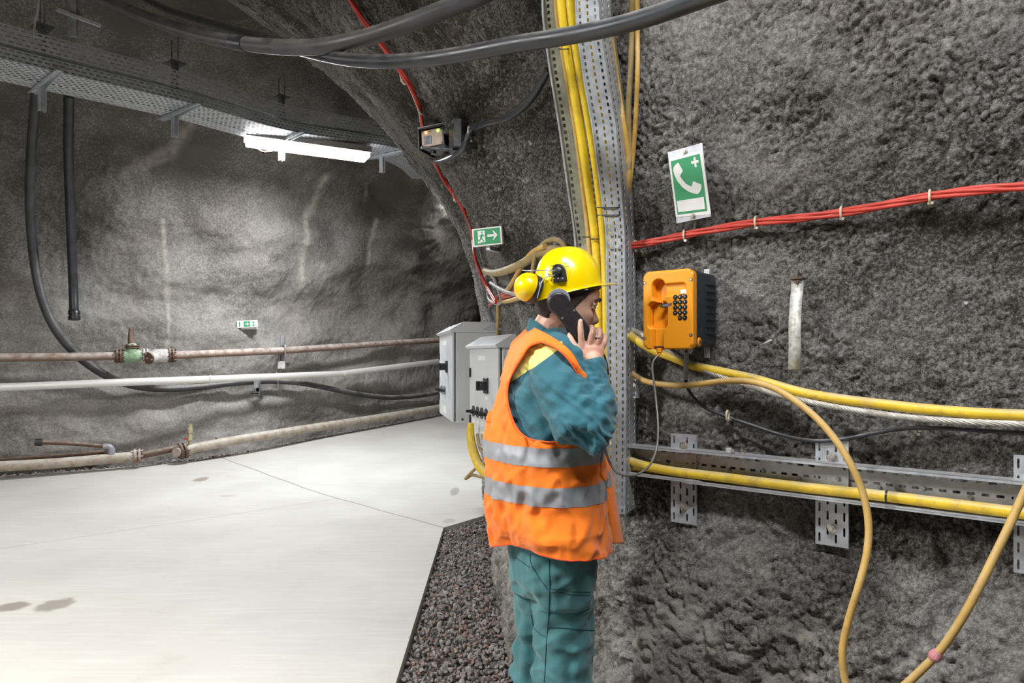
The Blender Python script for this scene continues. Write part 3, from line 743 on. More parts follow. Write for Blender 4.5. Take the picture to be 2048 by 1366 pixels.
# two black hoses hanging on the far wall
hp = [(78, 150, .6), (70, 215, .5), (63, 300, .4), (60, 400, .35), (66, 500, .32), (82, 590, .32), (112, 660, .30), (160, 715, .26), (215, 752, .22), (270, 772, .2), (330, 778, .2), (400, 774, .18), (470, 766, .18), (540, 762, .18),
      (600, 766, .18), (660, 777, .18), (720, 789, .18), (780, 795, .18), (840, 791, .2), (884, 783, .25), (940, 772, .4)]
cable('black_hose', [L(x, y, o_) for x, y, o_ in hp], [.052]*9+[.046, .044, .042]+[.042]*9, m_hosed, 'long dusty black hose hanging from the ceiling tray and snaking right along the far wall', 'hose', n=14)
t = thing('black_hose', 'straight black hose hanging from the ceiling tray with a dangling coupling end', 'hose', tuple(L(148, 635, .3)))
MB().tube([L(x, y, o_) for x, y, o_ in ((138, 190, .5), (137, 300, .4), (141, 430, .3), (146, 560, .3), (148, 622, .3))], .052, 14).build('hose_body', m_hose, t, fixn=False)
a = L(148, 620, .3); b = L(149, 640, .3); ax = (b-a).normalized()
MB().lathe(a, ax, [(0, .056), (.02, .066), (.05, .066), (.055, .058), (.08, .058), (.085, .068), (.12, .066), (.125, .045)], 16).build('coupling', m_black, t)

# ------------------------------------------------------------------ signs
def sign_frame(name, label, loc, rz, tilt=0, pitch=0):
    rot = (Matrix.Rotation(rz, 3, 'Z') @ Matrix.Rotation(pitch, 3, 'X') @ Matrix.Rotation(tilt, 3, 'Y'))
    return thing(name, label, 'sign', tuple(loc), rot=rot)
def flat(t, name, polys, mat, y):
    mb = MB()
    for pl in polys: mb.prism(pl, y-.0012, y)
    return mb.build(name, mat, t, True, angle=20)
def rect(x0, x1, z0, z1): return [(x0, z0), (x1, z0), (x1, z1), (x0, z1)]
def arc(cx, cz, r, a0, a1, n=14): return [(cx+r*math.cos(R_(a0+(a1-a0)*i/n)), cz+r*math.sin(R_(a0+(a1-a0)*i/n))) for i in range(n+1)]
def arrow(cx, cz, L_, h):   # pointing to +x
    return [[(cx-L_/2, cz-h*.13), (cx+L_*.22, cz-h*.13), (cx+L_*.22, cz+h*.13), (cx-L_/2, cz+h*.13)],
            [(cx, cz+h*.5), (cx+L_*.12, cz+h*.5), (cx+L_/2, cz), (cx+L_*.12, cz-h*.5), (cx, cz-h*.5), (cx+L_*.27, cz)]]
# emergency telephone sign
c = WP(1378, 368, .13)
t = sign_frame('telephone_sign', 'green emergency telephone sign with white handset and cross on the right wall', c, WALLROT+R_(-2), R_(-3.5), R_(9))
w_, h_ = .128, .248
MB().box(-w_/2, w_/2, 0, .003, -h_/2, h_/2).build('backing_plate', m_alu, t, True, bevel=.001)
def sg(x, z):       # sign coordinates of a point of the drawn symbol
    dx, dz = x-243, z-283; den = 460*847+136*60; u = (dx*847-dz*60)/den; v = (460*dz+136*dx)/den
    return ((u-.5)*w_, (.5-v)*h_)
flat(t, 'white_panel', [[sg(*q) for q in ((252, 352), (700, 235), (765, 968), (303, 1052))]], m_wht, -.0002)
flat(t, 'green_panel', [[sg(*q) for q in ((282, 388), (668, 275), (722, 930), (328, 1020))]], m_grn, -.0014)
hs = [[sg(*q) for q in ((385, 397), (440, 490), (395, 552), (420, 592), (470, 640), (540, 668), (565, 600), (670, 632), (665, 680), (640, 725), (612, 748), (550, 743), (490, 725), (420, 685), (360, 620), (325, 550), (308, 490), (320, 455), (350, 420))]]
flat(t, 'handset_symbol', hs, m_wht, -.0026)
flat(t, 'cross_symbol', [[sg(*q) for q in ((588, 323), (612, 318), (617, 354), (646, 348), (650, 378), (620, 386), (625, 432), (598, 437), (593, 393), (557, 402), (553, 370), (590, 361))]], m_wht, -.0026)
flat(t, 'blank_field', [[sg(*q) for q in ((332, 858), (688, 773), (698, 912), (343, 990))]], m_wht, -.0026)
for z in (.110, -.110):
    MB().lathe((0, .02, z), (0, -1, 0), [(0, .003), (.02, .003), (.0201, .009), (.023, .009), (.0231, .0055), (.029, .0055)], 10).build('fixing_screw', m_bolt, t, True)
for z in (.110, -.110): MB().cyl((0, .0, z), (0, .19, z), .004, 8).build('stand_off', m_galvd, t, True)
# exit sign on the pillar
ce = R(974, 473, .05); ce = ce.lerp(CAM, .25/(ce-CAM).length)
t = sign_frame('exit_sign', 'green running man exit sign with right arrow mounted on the rock pillar', ce, R_(-18), R_(-3), R_(4))
k_ = ce.y/F*63; hh = ce.y/F*36
MB().box(-k_/2, k_/2, 0, .02, -hh/2, hh/2).build('sign_box', m_wht, t, True, bevel=.002)
sx_, sz_ = k_, hh
flat(t, 'green_panel', [rect(-.44*sx_, .44*sx_, -.42*sz_, .42*sz_)], m_grn, -.001)
flat(t, 'door_symbol', [rect(-.30*sx_, -.06*sx_, -.30*sz_, .34*sz_), [(-.34*sx_, -.32*sz_), (-.22*sx_, -.34*sz_), (-.22*sx_, -.22*sz_), (-.30*sx_, -.22*sz_)]], m_wht, -.002)
man = [arc(-.15*sx_, .25*sz_, .028*sx_, 0, 360, 12)[:-1], [(-.20*sx_, .12*sz_), (-.15*sx_, .17*sz_), (-.12*sx_, .12*sz_), (-.17*sx_, -.05*sz_), (-.22*sx_, -.03*sz_)],
       [(-.21*sx_, -.03*sz_), (-.17*sx_, -.07*sz_), (-.09*sx_, -.24*sz_), (-.11*sx_, -.27*sz_), (-.19*sx_, -.12*sz_)], [(-.21*sx_, -.02*sz_), (-.18*sx_, -.06*sz_), (-.23*sx_, -.19*sz_), (-.30*sx_, -.19*sz_), (-.30*sx_, -.155*sz_), (-.25*sx_, -.14*sz_)],
       [(-.13*sx_, .13*sz_), (-.07*sx_, .04*sz_), (-.085*sx_, .01*sz_), (-.15*sx_, .08*sz_)], [(-.20*sx_, .12*sz_), (-.27*sx_, .06*sz_), (-.26*sx_, .02*sz_), (-.19*sx_, .08*sz_)]]
flat(t, 'running_man_symbol', man, m_grn, -.003)
flat(t, 'arrow_symbol', arrow(.19*sx_, .03*sz_, .34*sx_, .5*sz_), m_wht, -.002)
MB().box(-.1*sx_, .02*sx_, .02, .26, -hh/2-.02, -hh/2).build('sign_bracket', m_alu, t, True)
# small escape sign on the far wall
cs = L(494, 648, .16); k_ = cs.y/F*39; hh = cs.y/F*14
t = sign_frame('exit_sign', 'tiny white and green escape route sign on the far wall above the pipes', cs, R_(6), R_(-3))
MB().box(-k_/2, k_/2, 0, .05, -hh/2, hh/2).build('sign_box', m_wht, t, True, bevel=.004)
for r4 in (rect(-.16*k_, .15*k_, -.38*hh, .38*hh), rect(-.40*k_, -.34*k_, -.34*hh, .34*hh), rect(.28*k_, .36*k_, .06*hh, .32*hh), rect(.28*k_, .36*k_, -.34*hh, -.08*hh)): flat(t, 'green_field', [r4], m_grn, -.001)
flat(t, 'arrow_symbol', arrow(0, 0, .2*k_, .5*hh), m_wht, -.002)
MB().box(-.1, .1, .05, .2, -hh/2-.02, hh/2-.02).build('sign_bracket', m_wht, t, True)

# ------------------------------------------------------------------ red cables
def offs(pts, i, n, amp, seed=0):
    out = []
    for k, p in enumerate(pts):
        a = 2*math.pi*i/n+k*.55+seed; out.append(p+Vector((math.cos(a)*.3*amp, -abs(math.cos(a))*.4*amp, math.sin(a)*amp)))
    return out
def dens(pts, sub=3): return crom([p for p in pts if p], [0]*len([p for p in pts if p]), sub)[0]
rp = [(1236, 497), (1262, 492), (1320, 481), (1370, 470), (1440, 457), (1512, 445), (1600, 436), (1685, 425), (1770, 410), (1860, 393), (1950, 381), (2048, 373), (2160, 366)]
base = dens([R(x, y, .045) for x, y in rp], 2)
for i in range(4):
    o = MB().tube(offs(base, i, 4, .0085), .0062, 10, sub=3).build('red_cable', m_red, fixn=False)
    tag(o, 'red cable, one of the bundle clipped across the right wall above the telephone', 'cable', 'red cables bundled across the right wall')
def clip(px, py, off, label, r=.016, ax='t'):
    p = R(px, py, off)
    t = thing('cable_clip', label, 'clip', tuple(p), WALLROT if px > 1200 else R_(-10))
    mb = MB(); mb.tube([(0, math.cos(a)*r*.9, math.sin(a)*r*1.15) for a in [k*math.pi/8 for k in range(17)]], .0035, 6, sub=2).build('loop', m_clip, t, True)
    MB().box(-.006, .006, 0, .05, -r*1.4, -r*1.0).build('clip_foot', m_clip, t, True)
    MB().cyl((.006, -.012, -r*1.35), (.006, .02, -r*1.35), .0045, 8).build('nail_head', m_bolt, t, True)
    return t
for px, py, lb in ((1272, 491, 'pale clip on the red cable bundle nearest the yellow cable tray'), (1370, 470, 'pale clip on the red cable bundle just under the telephone sign'), (1512, 444, 'pale clip on the red cable bundle above right of the telephone'),
                   (1683, 425, 'pale clip on the red cable bundle, second from the right edge'), (1860, 393, 'pale clip on the red cable bundle nearest the right edge')):
    clip(px, py, .045, lb)
rp = [(690, -20), (704, 5), (730, 45), (765, 92), (800, 140), (825, 182), (840, 220), (845, 250), (856, 290), (872, 330), (898, 375), (922, 410), (940, 448), (946, 480), (950, 515), (962, 548), (976, 578), (992, 604)]
base = [R(x, y, .05) for x, y in rp[:14]]+[R(x+14, y, .05) for x, y in rp[14:]]
b2 = []
for (x, y), p in zip(rp, base):
    if p is None: continue
    b2.append(P(x, y, p.y) if p.y < 6 else None)
base = dens([p for p in b2 if p], 2)
for i in range(3):
    o = MB().tube(offs(base, i, 3, .010), .0085, 10, sub=3).build('red_cable', m_red, fixn=False)
    tag(o, 'red cable, one of the bundle running down the edge of the rock pillar', 'cable', 'red cables down the pillar edge')
for px, py, lb in ((803, 150, 'pale clip holding the red cables high on the pillar above the indicator box'), (838, 213, 'pale clip holding the red cables right above the indicator box'), (908, 392, 'pale clip holding the red cables between indicator box and exit sign'),
                   (962, 547, 'pale clip holding the red cables just below the exit sign')):
    clip(px, py, .05, lb, .022)
# ------------------------------------------------------------------ indicator box on the pillar
pc = R(865, 275, .14); kk = pc.y/F
t = thing('indicator_box', 'small grey box with beige front, red and green lights on the pillar', 'indicator box', tuple(pc), R_(14), rot=Matrix.Rotation(R_(-22), 3, 'Z') @ Matrix.Rotation(R_(-3), 3, 'Y'))
bw, bh = 53*kk, 37*kk
MB().box(-bw/2, bw/2, 0, .14, -bh/2, bh/2).build('box_body', m_black, t, True, bevel=.003)
MB().box(-bw/2*.9, bw/2*.9, -.006, 0, -bh/2*.92, bh/2*.86).build('front_panel', m_beige, t, True, bevel=.003)
mb = MB(); mb.box(-bw*.56, -bw*.5, -.02, .14, -bh*.62, bh*.56); mb.box(bw*.5, bw*.56, -.02, .14, -bh*.55, bh*.56); mb.box(-bw*.56, bw*.56, -.02, .0, bh*.48, bh*.56); mb.build('side_shield', m_black, t, True, bevel=.002)
MB().box(-bw*.56, bw*.56, -.015, .15, bh*.57, bh*.63).build('rain_hood', m_whitev, t, True)
MB().box(-bw*.34, -bw*.02, -.009, -.006, -bh*.34, bh*.10).build('viewing_pane', m_lcd, t, True, bevel=.001)
MB().box(-bw*.12, -bw*.02, -.008, -.006, bh*.30, bh*.34).build('dark_slot', m_black, t, True)
MB().sph((-bw*.24, -.007, bh*.30), .0085, 10, 8).build('status_light', emis('red_status_light', (1, .25, .08), 3), t, True)
MB().sph((bw*.27, -.007, bh*.30), .0085, 10, 8).build('status_light', emis('green_status_light', (.3, 1, .1), 3), t, True)
for sx in (-1, 1):
    for sz in (-.40, .36): MB().cyl((sx*bw*.41, -.010, sz*bh*2*.5), (sx*bw*.41, 0, sz*bh*2*.5), .005, 8).build('corner_screw', m_black, t, True)
MB().cyl((-bw*.18, .05, -bh*.5), (-bw*.18, .05, -bh*.72), .016, 12).build('cable_gland', m_black, t, True)
t2 = thing('angle_bracket', 'black upright bracket arm between indicator box and the rock', 'bracket', tuple(R(912, 296, .10)), R_(14))
MB().box(-.02, .02, -.05, .09, -.01, .13).build('upright', m_black, t2, True, bevel=.003); MB().box(-.17, .02, -.02, .0, -.02, -.008).build('arm', m_black, t2, True, bevel=.002)
cp = [(1098, 140, .06), (1086, 160, .06), (1068, 190, .06), (1045, 215, .06), (1015, 235, .06), (975, 245, .06), (950, 255, .06), (938, 268, .06), (930, 290, .07), (912, 308, .08), (890, 319, .10), (872, 322, .12), (860, 312, .13), (858, 300, .14)]
cable('black_cable', [R(*a) for a in cp], .0155, m_blackc, 'black cable curving from the vertical tray down to the indicator box')
clip(938, 264, .05, 'pale clip on the black cable beside the indicator box', .022)
# ------------------------------------------------------------------ cabinets on the pillar's left face
def slab_box(mb, o, ux, uy, x0, x1, y0, y1, z0, z1):
    """box in a frame: origin o, ux along the front, uy into the cabinet"""
    vs = [o+ux*x+uy*y+Vector((0, 0, z)) for z in (z0, z1) for x, y in ((x0, y0), (x1, y0), (x1, y1), (x0, y1))]
    return mb.add(vs, [(3, 2, 1, 0), (4, 5, 6, 7), (0, 1, 5, 4), (1, 2, 6, 5), (2, 3, 7, 6), (3, 0, 4, 7)])
def cabinet(label, near, farp, zb, zt, depth, breakers, lab2):
    n_ = Vector((near[0], near[1], 0)); f_ = Vector((farp[0], farp[1], 0))
    ux = (n_-f_).normalized(); uy = Vector((-ux.y, ux.x, 0)); wd_ = (n_-f_).length
    if uy.x < 0: uy = -uy
    rot = Matrix((ux, uy, Vector((0, 0, 1)))).transposed()
    t = thing('electrical_cabinet', label, 'electrical cabinet', tuple(f_+Vector((0, 0, zb))), rot=rot); h = zt-zb
    MB().box(0, wd_, .012, depth, 0, h).build('cabinet_body', m_cab, t, True, bevel=.004)
    MB().box(.012, wd_-.012, .0, .014, .012, h-.012).build('door_seal', m_cabs, t, True)
    dr_ = MB().box(.006, wd_-.018, -.016, .002, .006, h-.016).build('door', m_cab, t, True, bevel=.003)
    MB().prism([(-.05, 0), (-.035, -.018), (depth+.01, -.018), (depth+.01, .075), (.08, .075)], -.02, wd_+.02, Matrix.Rotation(R_(90), 4, 'Z') @ Matrix.Scale(-1, 4, (0, 1, 0)) if False else Matrix(((0, 1, 0, 0), (1, 0, 0, 0), (0, 0, 1, h), (0, 0, 0, 1)))).build('roof', m_cab, t, True, bevel=.003)
    MB().cyl((wd_+.004, .07, .03), (wd_-.004, .07, .03), .010, 10).build('side_plug', m_black, t, True)
    # main switch with its square base
    sw = thing if False else None
    b_ = MB().box(wd_*.62-.045, wd_*.62+.045, -.032, -.016, h*.60-.055, h*.60+.055).build('switch_base', m_black, t, True, bevel=.004)
    mb = MB().cyl((wd_*.62, -.03, h*.6), (wd_*.62, -.075, h*.6), .034, 18); mb.box(wd_*.62-.010, wd_*.62+.010, -.095, -.07, h*.6-.034, h*.6+.034); mb.build('switch_knob', m_black, b_, False if False else True, bevel=.003)
    for k in range(breakers):
        x = wd_*(.16+.15*k)
        c_ = MB().cyl((x, -.016, h*.315), (x, -.021, h*.315), .042, 20).build('breaker_plate', m_cabs, t, True)
        MB().cyl((x, -.024, h*.315), (x, -.045, h*.315), .013, 14).box(x-.007, x+.007, -.075, -.040, h*.315-.010, h*.315+.010).build('breaker_knob', m_black, c_, True)
        MB().box(x-.025, x+.025, -.018, -.016, h*.18, h*.225).build('breaker_label', m_wht, t, True)
    MB().box(wd_*.33, wd_*.58, -.018, -.016, h*.85, h*.90).build('name_plate', m_wht, t, True)
    MB().box(wd_*.62-.03, wd_*.62+.03, -.018, -.016, h*.46, h*.50).build('switch_label', m_wht, t, True)
    MB().box(wd_*.33, wd_*.55, -.018, -.016, h*.05, h*.13).build('notice_label', m_wht, t, True)
    for zz_ in (.72, .22): MB().box(.012, .045, -.026, -.016, h*zz_-.035, h*zz_+.035).build('door_hinge', m_black, t, True, bevel=.003)
    return t, f_, ux, uy, wd_
cabinet('nearer pale grey electrical cabinet with four breaker knobs, right behind the worker', (-.074, 4.6), (-.313, 5.28), .83, 1.545, .34, 4, '')
cabinet('farther pale grey electrical cabinet, leftmost of the two on the pillar', (-.505, 6.0), (-.731, 7.03), .885, 1.70, .46, 3, '')
# brackets and cables under and over the cabinets
t = thing('wall_bracket', 'grey steel angle bracket above the cabinets beside the yellow cable tangle', 'bracket', tuple(P(1000, 655, 5.6)))
MB().prism([(-.14, -.02), (.0, .06), (.14, .06), (.14, -.02)], -.04, .04).build('plate', m_galvd, t, True)
MB().box(.02, .16, -.06, .04, -.10, .10).build('dark_clamp', m_black, t, True)
cable('yellow_cable', [P(942, 846, 4.95), P(941, 870, 4.95), P(946, 900, 4.9), P(958, 930, 4.8), P(975, 948, 4.7), P(1000, 962, 4.6), P(1040, 975, 4.5)], [.022, .03, .034, .036, .036, .036, .036], m_yel, 'thick yellow cable drooping out from under the nearer grey cabinet')
cable('brown_cable', [P(955, 868, 4.95), P(958, 890, 4.9), P(966, 905, 4.8), P(985, 905, 4.7), P(1010, 900, 4.6)], .012, m_grimy, 'thin grimy brown cable curling below the nearer grey cabinet')
cable('grey_cable', [P(963, 868, 4.9), P(966, 885, 4.9), P(975, 898, 4.8), P(1010, 895, 4.6)], .008, m_greyc, 'thin light grey cable below the nearer grey cabinet')
cable('brown_cable', [P(1010, 905, 4.7), P(975, 922, 4.75), P(950, 938, 4.8), P(932, 956, 4.8), P(934, 956, 4.8), P(945, 950, 4.8), P(970, 955, 4.7), P(990, 948, 4.65), P(1020, 930, 4.6)], .011, m_grimy, 'brown cable looping out left below the nearer grey cabinet')
t = thing('floor_bracket', 'pale galvanised ladder bracket under the nearer grey cabinet behind the worker', 'bracket', tuple(P(985, 975, 4.75)))
for a, b in (((975, 962), (1000, 974)), ((962, 892), (1010, 908)), ((984, 905), (992, 975))):
    MB().tube([P(*a, 4.85), P(*b, 4.75)], .012, 4).build('bar', m_galv, t)

# ------------------------------------------------------------------ tangle of cables behind the helmet
def TG(x, y, lift=.05):
    p = R(x, y, lift)
    if p is None or p.y > 6.2: p = P(x, y, float(np.interp(x, [960, 1000], [4.75, 4.3])))
    return p
def smooth_tg(pts, lift):
    q = [TG(x, y, lift) for x, y in pts]; d = [v.y for v in q]
    for _ in range(3): d = [min(d[k], (d[max(k-1, 0)]+2*d[k]+d[min(k+1, len(d)-1)])/4) for k in range(len(d))]
    return [P(x, y, dd) for (x, y), dd in zip(pts, d)]
def Q(px, py, k=.06, shallow=None):
    p = R(px, py, k); return p if p is not None and p.y < 6.5 else P(px, py, 5.2)
cable('ochre_cable', smooth_tg([(x, y) for x, y, d in ((970, 541, 4.75), (985, 546, 4.5), (1010, 542, 4.3), (1045, 527, 4.0), (1075, 508, 3.8), (1110, 500, 3.5), (1135, 508, 3.2), (1150, 540, 2.95))], .07), .0215, m_grimy, 'thickest grimy ochre cable sweeping from the helmet left to the pillar edge')
cable('ochre_cable', smooth_tg([(x, y) for x, y, d in ((1065, 545, 3.9), (1072, 510, 3.8), (1085, 490, 3.7), (1105, 479, 3.5), (1125, 486, 3.3), (1136, 510, 3.2), (1140, 540, 3.1))], .07), .0115, m_grimy, 'thin ochre cable arching over the top of the yellow helmet')
cable('ochre_cable', smooth_tg([(x, y) for x, y, d in ((1090, 492, 3.7), (1065, 505, 3.85), (1045, 530, 4.0), (1022, 570, 4.1), (1005, 592, 4.2), (996, 603, 4.2), (996, 640, 4.3), (995, 668, 4.3))], .07), .0125, m_ochre, 'ochre cable dropping from the helmet down to the grey cabinet roof')
cable('grey_cable', smooth_tg([(x, y) for x, y, d in ((978, 545, 4.5), (970, 552, 4.5), (974, 575, 4.4), (978, 598, 4.3), (992, 607, 4.2), (1003, 600, 4.1), (990, 560, 4.4), (984, 552, 4.5))], .07), .0125, m_greyc, 'pale grey cable looping round at the pillar edge beside the exit sign')
cable('grey_cable', smooth_tg([(x, y) for x, y, d in ((982, 566, 4.4), (1005, 580, 4.2), (1030, 588, 4.0), (1060, 592, 3.7))], .07), .0125, m_greyc, 'pale grey cable running right behind the ear muff')
cable('ochre_cable', smooth_tg([(x, y) for x, y, d in ((992, 600, 4.2), (1010, 603, 4.1), (1032, 598, 3.9), (1060, 588, 3.6))], .07), .0125, m_ochre, 'short ochre cable running right just below the ear muff')
for i in range(2):
    o = cable('red_cable', [TG(x, y+i*7, .04) for x, y, d in ((978, 604, 4.4), (1000, 590, 4.2), (1022, 584, 4.0), (1060, 574, 3.6))], .010, m_red, 'short red cable running right behind the ear muff', group='red cables behind the ear muff')

# ------------------------------------------------------------------ vertical cable tray in the corner
fr = [(1136, 1176, -190, 2.09), (1150, 1195, -30, 2.20), (1153, 1199, 50, 2.24), (1166, 1214, 150, 2.32), (1184, 1231, 250, 2.40), (1199, 1241, 360, 2.46), (1213, 1249, 470, 2.49), (1214, 1251, 600, 2.50), (1215, 1252, 800, 2.50), (1216, 1250, 1030, 2.50), (1220, 1243, 1075, 2.50)]
def frame_at(y, col):
    ys_ = [r[2] for r in fr]; return float(np.interp(y, ys_, [r[col] for r in fr]))
t = thing('vertical_cable_tray', 'tall galvanised perforated cable tray with yellow cables bending up the pillar corner', 'cable tray', tuple(P(1232, 1080, 2.52)))
NV = 90
def front(u, v):
    y = -190+1218*u/NV; l_, r_, d_ = (frame_at(y, c) for c in (0, 1, 3)); return P(l_+(r_-l_)*v/3, y, d_)
perf(MB(), front, NV, 3, .30, .13).build('front_flange', m_galv, t, weld=.0008, solid=.002, smooth=False)
def web(u, v):
    y = -190+1218*u/NV; r_, d_ = (frame_at(y, c) for c in (1, 3)); return P(r_, y, d_)+Vector((.055*v/2, .10*v/2, 0))
perf(MB(), web, NV, 2, .30, .16).build('tray_web', m_galv, t, weld=.0008, solid=.002, smooth=False)
bk = [(1066, -190, 2.28), (1083, -30, 2.42), (1087, 40, 2.46), (1100, 140, 2.54), (1118, 250, 2.62), (1135, 370, 2.68), (1151, 490, 2.72), (1158, 700, 2.74), (1160, 1000, 2.74)]
def back(u, v):
    y = -190+1190*u/NV; l_ = float(np.interp(y, [b[1] for b in bk], [b[0] for b in bk])); d_ = float(np.interp(y, [b[1] for b in bk], [b[2] for b in bk]))
    pr = P(frame_at(y, 1), y, frame_at(y, 3))+Vector((.055, .10, 0)); pl = P(l_, y, d_); pr.z = pl.z; return pl.lerp(pr, v/6)
perf(MB(), back, NV, 6, .30, .13).build('back_flange', M('olive_lit_steel', (.27, .27, .20), .45, .5, .3, 20), t, weld=.0008, solid=.002, smooth=False)  # greenish light and yellow cable reflection put into the steel colour
lip = [P(b[0], b[1], b[2]-.008) for b in bk]; MB().tube(lip, .0045, 6).build('back_lip', m_galv, t)
MB().tube([P(frame_at(y, 0), y, frame_at(y, 3)-.002) for y in range(-190, 1030, 50)], .003, 6).build('front_lip', m_galv, t)
for y in (470, 496):       # joint bolts
    for f_ in (.3, .72):
        p = front((y+190)/1218*NV, f_*3); MB().cyl(p+Vector((0, -.001, 0)), p+Vector((0, -.009, 0)), .0065, 6).build('joint_bolt', m_galvd, t)
p0, p1 = front(40, 0), front(40, 3)
# yellow cables inside the tray
def vc(pts, r, mat, label, nm='yellow_cable'):
    (a0, b0, c0), (a1, b1, c1) = pts[:2]; k_ = (-190-b0)/(b1-b0); pts = [(a0+(a1-a0)*k_*.6, -190, c0+(c1-c0)*k_)]+pts
    cable(nm, [P(*p) for p in pts], r, mat, label)
vc([(1112, -30, 2.36), (1118, 50, 2.40), (1134, 150, 2.47), (1152, 260, 2.54), (1166, 370, 2.60), (1178, 480, 2.63), (1182, 600, 2.63), (1184, 800, 2.63), (1184, 1000, 2.63)], .0115, m_ochre, 'dirty ochre cable, leftmost of those in the vertical tray', 'ochre_cable')
vc([(1120, -30, 2.30), (1127, 50, 2.34), (1142, 150, 2.41), (1160, 260, 2.48), (1176, 370, 2.55), (1190, 480, 2.59), (1196, 600, 2.60), (1198, 800, 2.60), (1198, 1000, 2.60)], .0155, m_yelv, 'thick yellow cable, middle one of three in the vertical tray')
vc([(1138, -30, 2.28), (1146, 50, 2.32), (1161, 150, 2.40), (1180, 260, 2.47), (1196, 370, 2.54), (1207, 480, 2.565), (1212, 600, 2.57), (1213, 800, 2.57), (1214, 1000, 2.57)], .0150, m_yelv, 'thick yellow cable, right one of three in the vertical tray beside its steel flange')
vc([(1165, -30, 2.27), (1172, 50, 2.32), (1186, 150, 2.40), (1203, 260, 2.48), (1215, 370, 2.54), (1224, 480, 2.565), (1229, 600, 2.57), (1230, 800, 2.57), (1231, 1000, 2.57)], .0150, m_yelv, 'thick yellow cable hidden behind the slots of the vertical tray flange')
for (x0, x1, y, lb) in ((1195, 1238, 415, 'upper black tie around the vertical tray flange'), (1195, 1240, 430, 'lower black tie around the vertical tray flange'), (1165, 1182, 474, 'black tie around the ochre cable just above the helmet'), (1182, 1202, 478, 'black tie around the middle yellow cable above the helmet'), (1118, 1138, 98, 'black tie around the yellow cables just under the big hose')):
    d_ = frame_at(y, 3)-.012 if x0 < 1190 else frame_at(y, 3)-.004
    if x0 < 1190: d_ = {474: 2.585, 478: 2.568, 98: 2.345}[y]
    o = MB().tube([P(x0, y, d_+.02), P(x0+2, y, d_), P((x0+x1)/2, y, d_-.002), P(x1-2, y, d_), P(x1, y, d_+.02)], .0022, 6, sub=3).build('cable_tie', m_tie); tag(o, lb, 'cable tie')
# ochre cables right of the tray
def oc_(pts, r, label, mat=m_ochre, off=.05): cable('ochre_cable', [R(x, y, off) for x, y in pts], r, mat, label)
oc_([(1206, -20), (1212, 30), (1222, 75), (1234, 160), (1246, 240), (1256, 310), (1257, 360), (1252, 410), (1246, 455), (1243, 478)], .0098, 'ochre cable right of the vertical tray, the one slanting from upper left', off=.06)
oc_([(1264, -20), (1264, 60), (1261, 140), (1257, 220), (1259, 290), (1257, 340), (1253, 390), (1246, 440), (1242, 470)], .0105, 'ochre cable right of the vertical tray, the speckled middle one', m_grimy, .045)
oc_([(1274, -20), (1275, 60), (1275, 150), (1271, 240), (1266, 310), (1259, 370), (1252, 420), (1244, 478)], .0085, 'ochre cable right of the vertical tray, the rightmost thin one', off=.05)
# thin steel strut crossing behind the hose
t = thing('wall_bracket', 'pale perforated steel bracket at the very top beside the vertical tray', 'bracket', tuple(P(1200, 20, 2.32)))
MB().box(-.03, .03, 0, .004, -.05, .06).build('plate', m_galv, t, True, bevel=.001); MB().cyl((0, -.01, 0), (0, 0, 0), .008, 6).build('bolt', m_bolt, t, True)

# ------------------------------------------------------------------ horizontal tray on the right wall
TA, TB = WP(1222, 925, .04), WP(2230, 1010, .04); TA.z = 1.083; TB.z = 1.073
TAX = (TB-TA).normalized(); TL = (TB-TA).length; UP = Vector((0, 0, 1)); NF = Vector((N_.x, N_.y, 0))
t = thing('horizontal_cable_tray', 'long galvanised channel tray along the right wall holding a thick yellow cable', 'cable tray', tuple(TA))
n_ = int(TL/.034)
perf(MB(), lambda u, v: TA+TAX*(u/n_*TL)+UP*(-.052+.104*v/3), n_, 3, .30, .12).build('tray_web', m_galv, t, weld=.0008, solid=.002, smooth=False)
for s_, nm in ((1, 'top_flange'), (-1, 'bottom_flange')):
    for (a, b, o_) in ((0, .26*TL, 0), (.22*TL, TL, .003)):
        mb = MB(); z_ = s_*(.052+o_)
        for q0, q1, h0, h1 in ((0, .058+o_, -.001, .001), (.056+o_, .058+o_, -.008 if s_ > 0 else -.006, .006 if s_ < 0 else .001)):
            vs_ = [TA+TAX*x+NF*y+UP*(z_+h) for h in (h0, h1) for x, y in ((a, q0), (b, q0), (b, q1), (a, q1))]
            mb.add(vs_, [(3, 2, 1, 0), (4, 5, 6, 7), (0, 1, 5, 4), (1, 2, 6, 5), (2, 3, 7, 6), (3, 0, 4, 7)])
        mb.build(nm, m_galv, t)
for k in range(11):
    p = TA+TAX*(.12+k*.115)+UP*(.002-.012*(k % 2))+NF*.001; MB().cyl(p, p+NF*.006, .006, 8).build('rivet', m_galvd, t)
cable('yellow_cable', [P(1222, 885, 2.56), P(1226, 905, 2.54)]+[TA+TAX*x+NF*(.030+.004*math.sin(x*5))+UP*z for x, z in ((.06, .005), (.13, -.016), (.25, -.028), (.45, -.030), (.7, -.033), (.95, -.031), (1.2, -.033), (TL, -.032))], .0168, m_yel, 'thick dusty yellow cable lying in the horizontal tray on the right wall', n=16)
cable('yellow_cable', [P(1222, 900, 2.59), P(1226, 925, 2.57), TA+TAX*.05+NF*.02+UP*(-.03), TA+TAX*.15+NF*.012+UP*(-.036), TA+TAX*.5+NF*.012+UP*(-.034)], .0115, m_yel, 'thinner yellow cable squeezed behind the thick one at the left end of the horizontal tray')
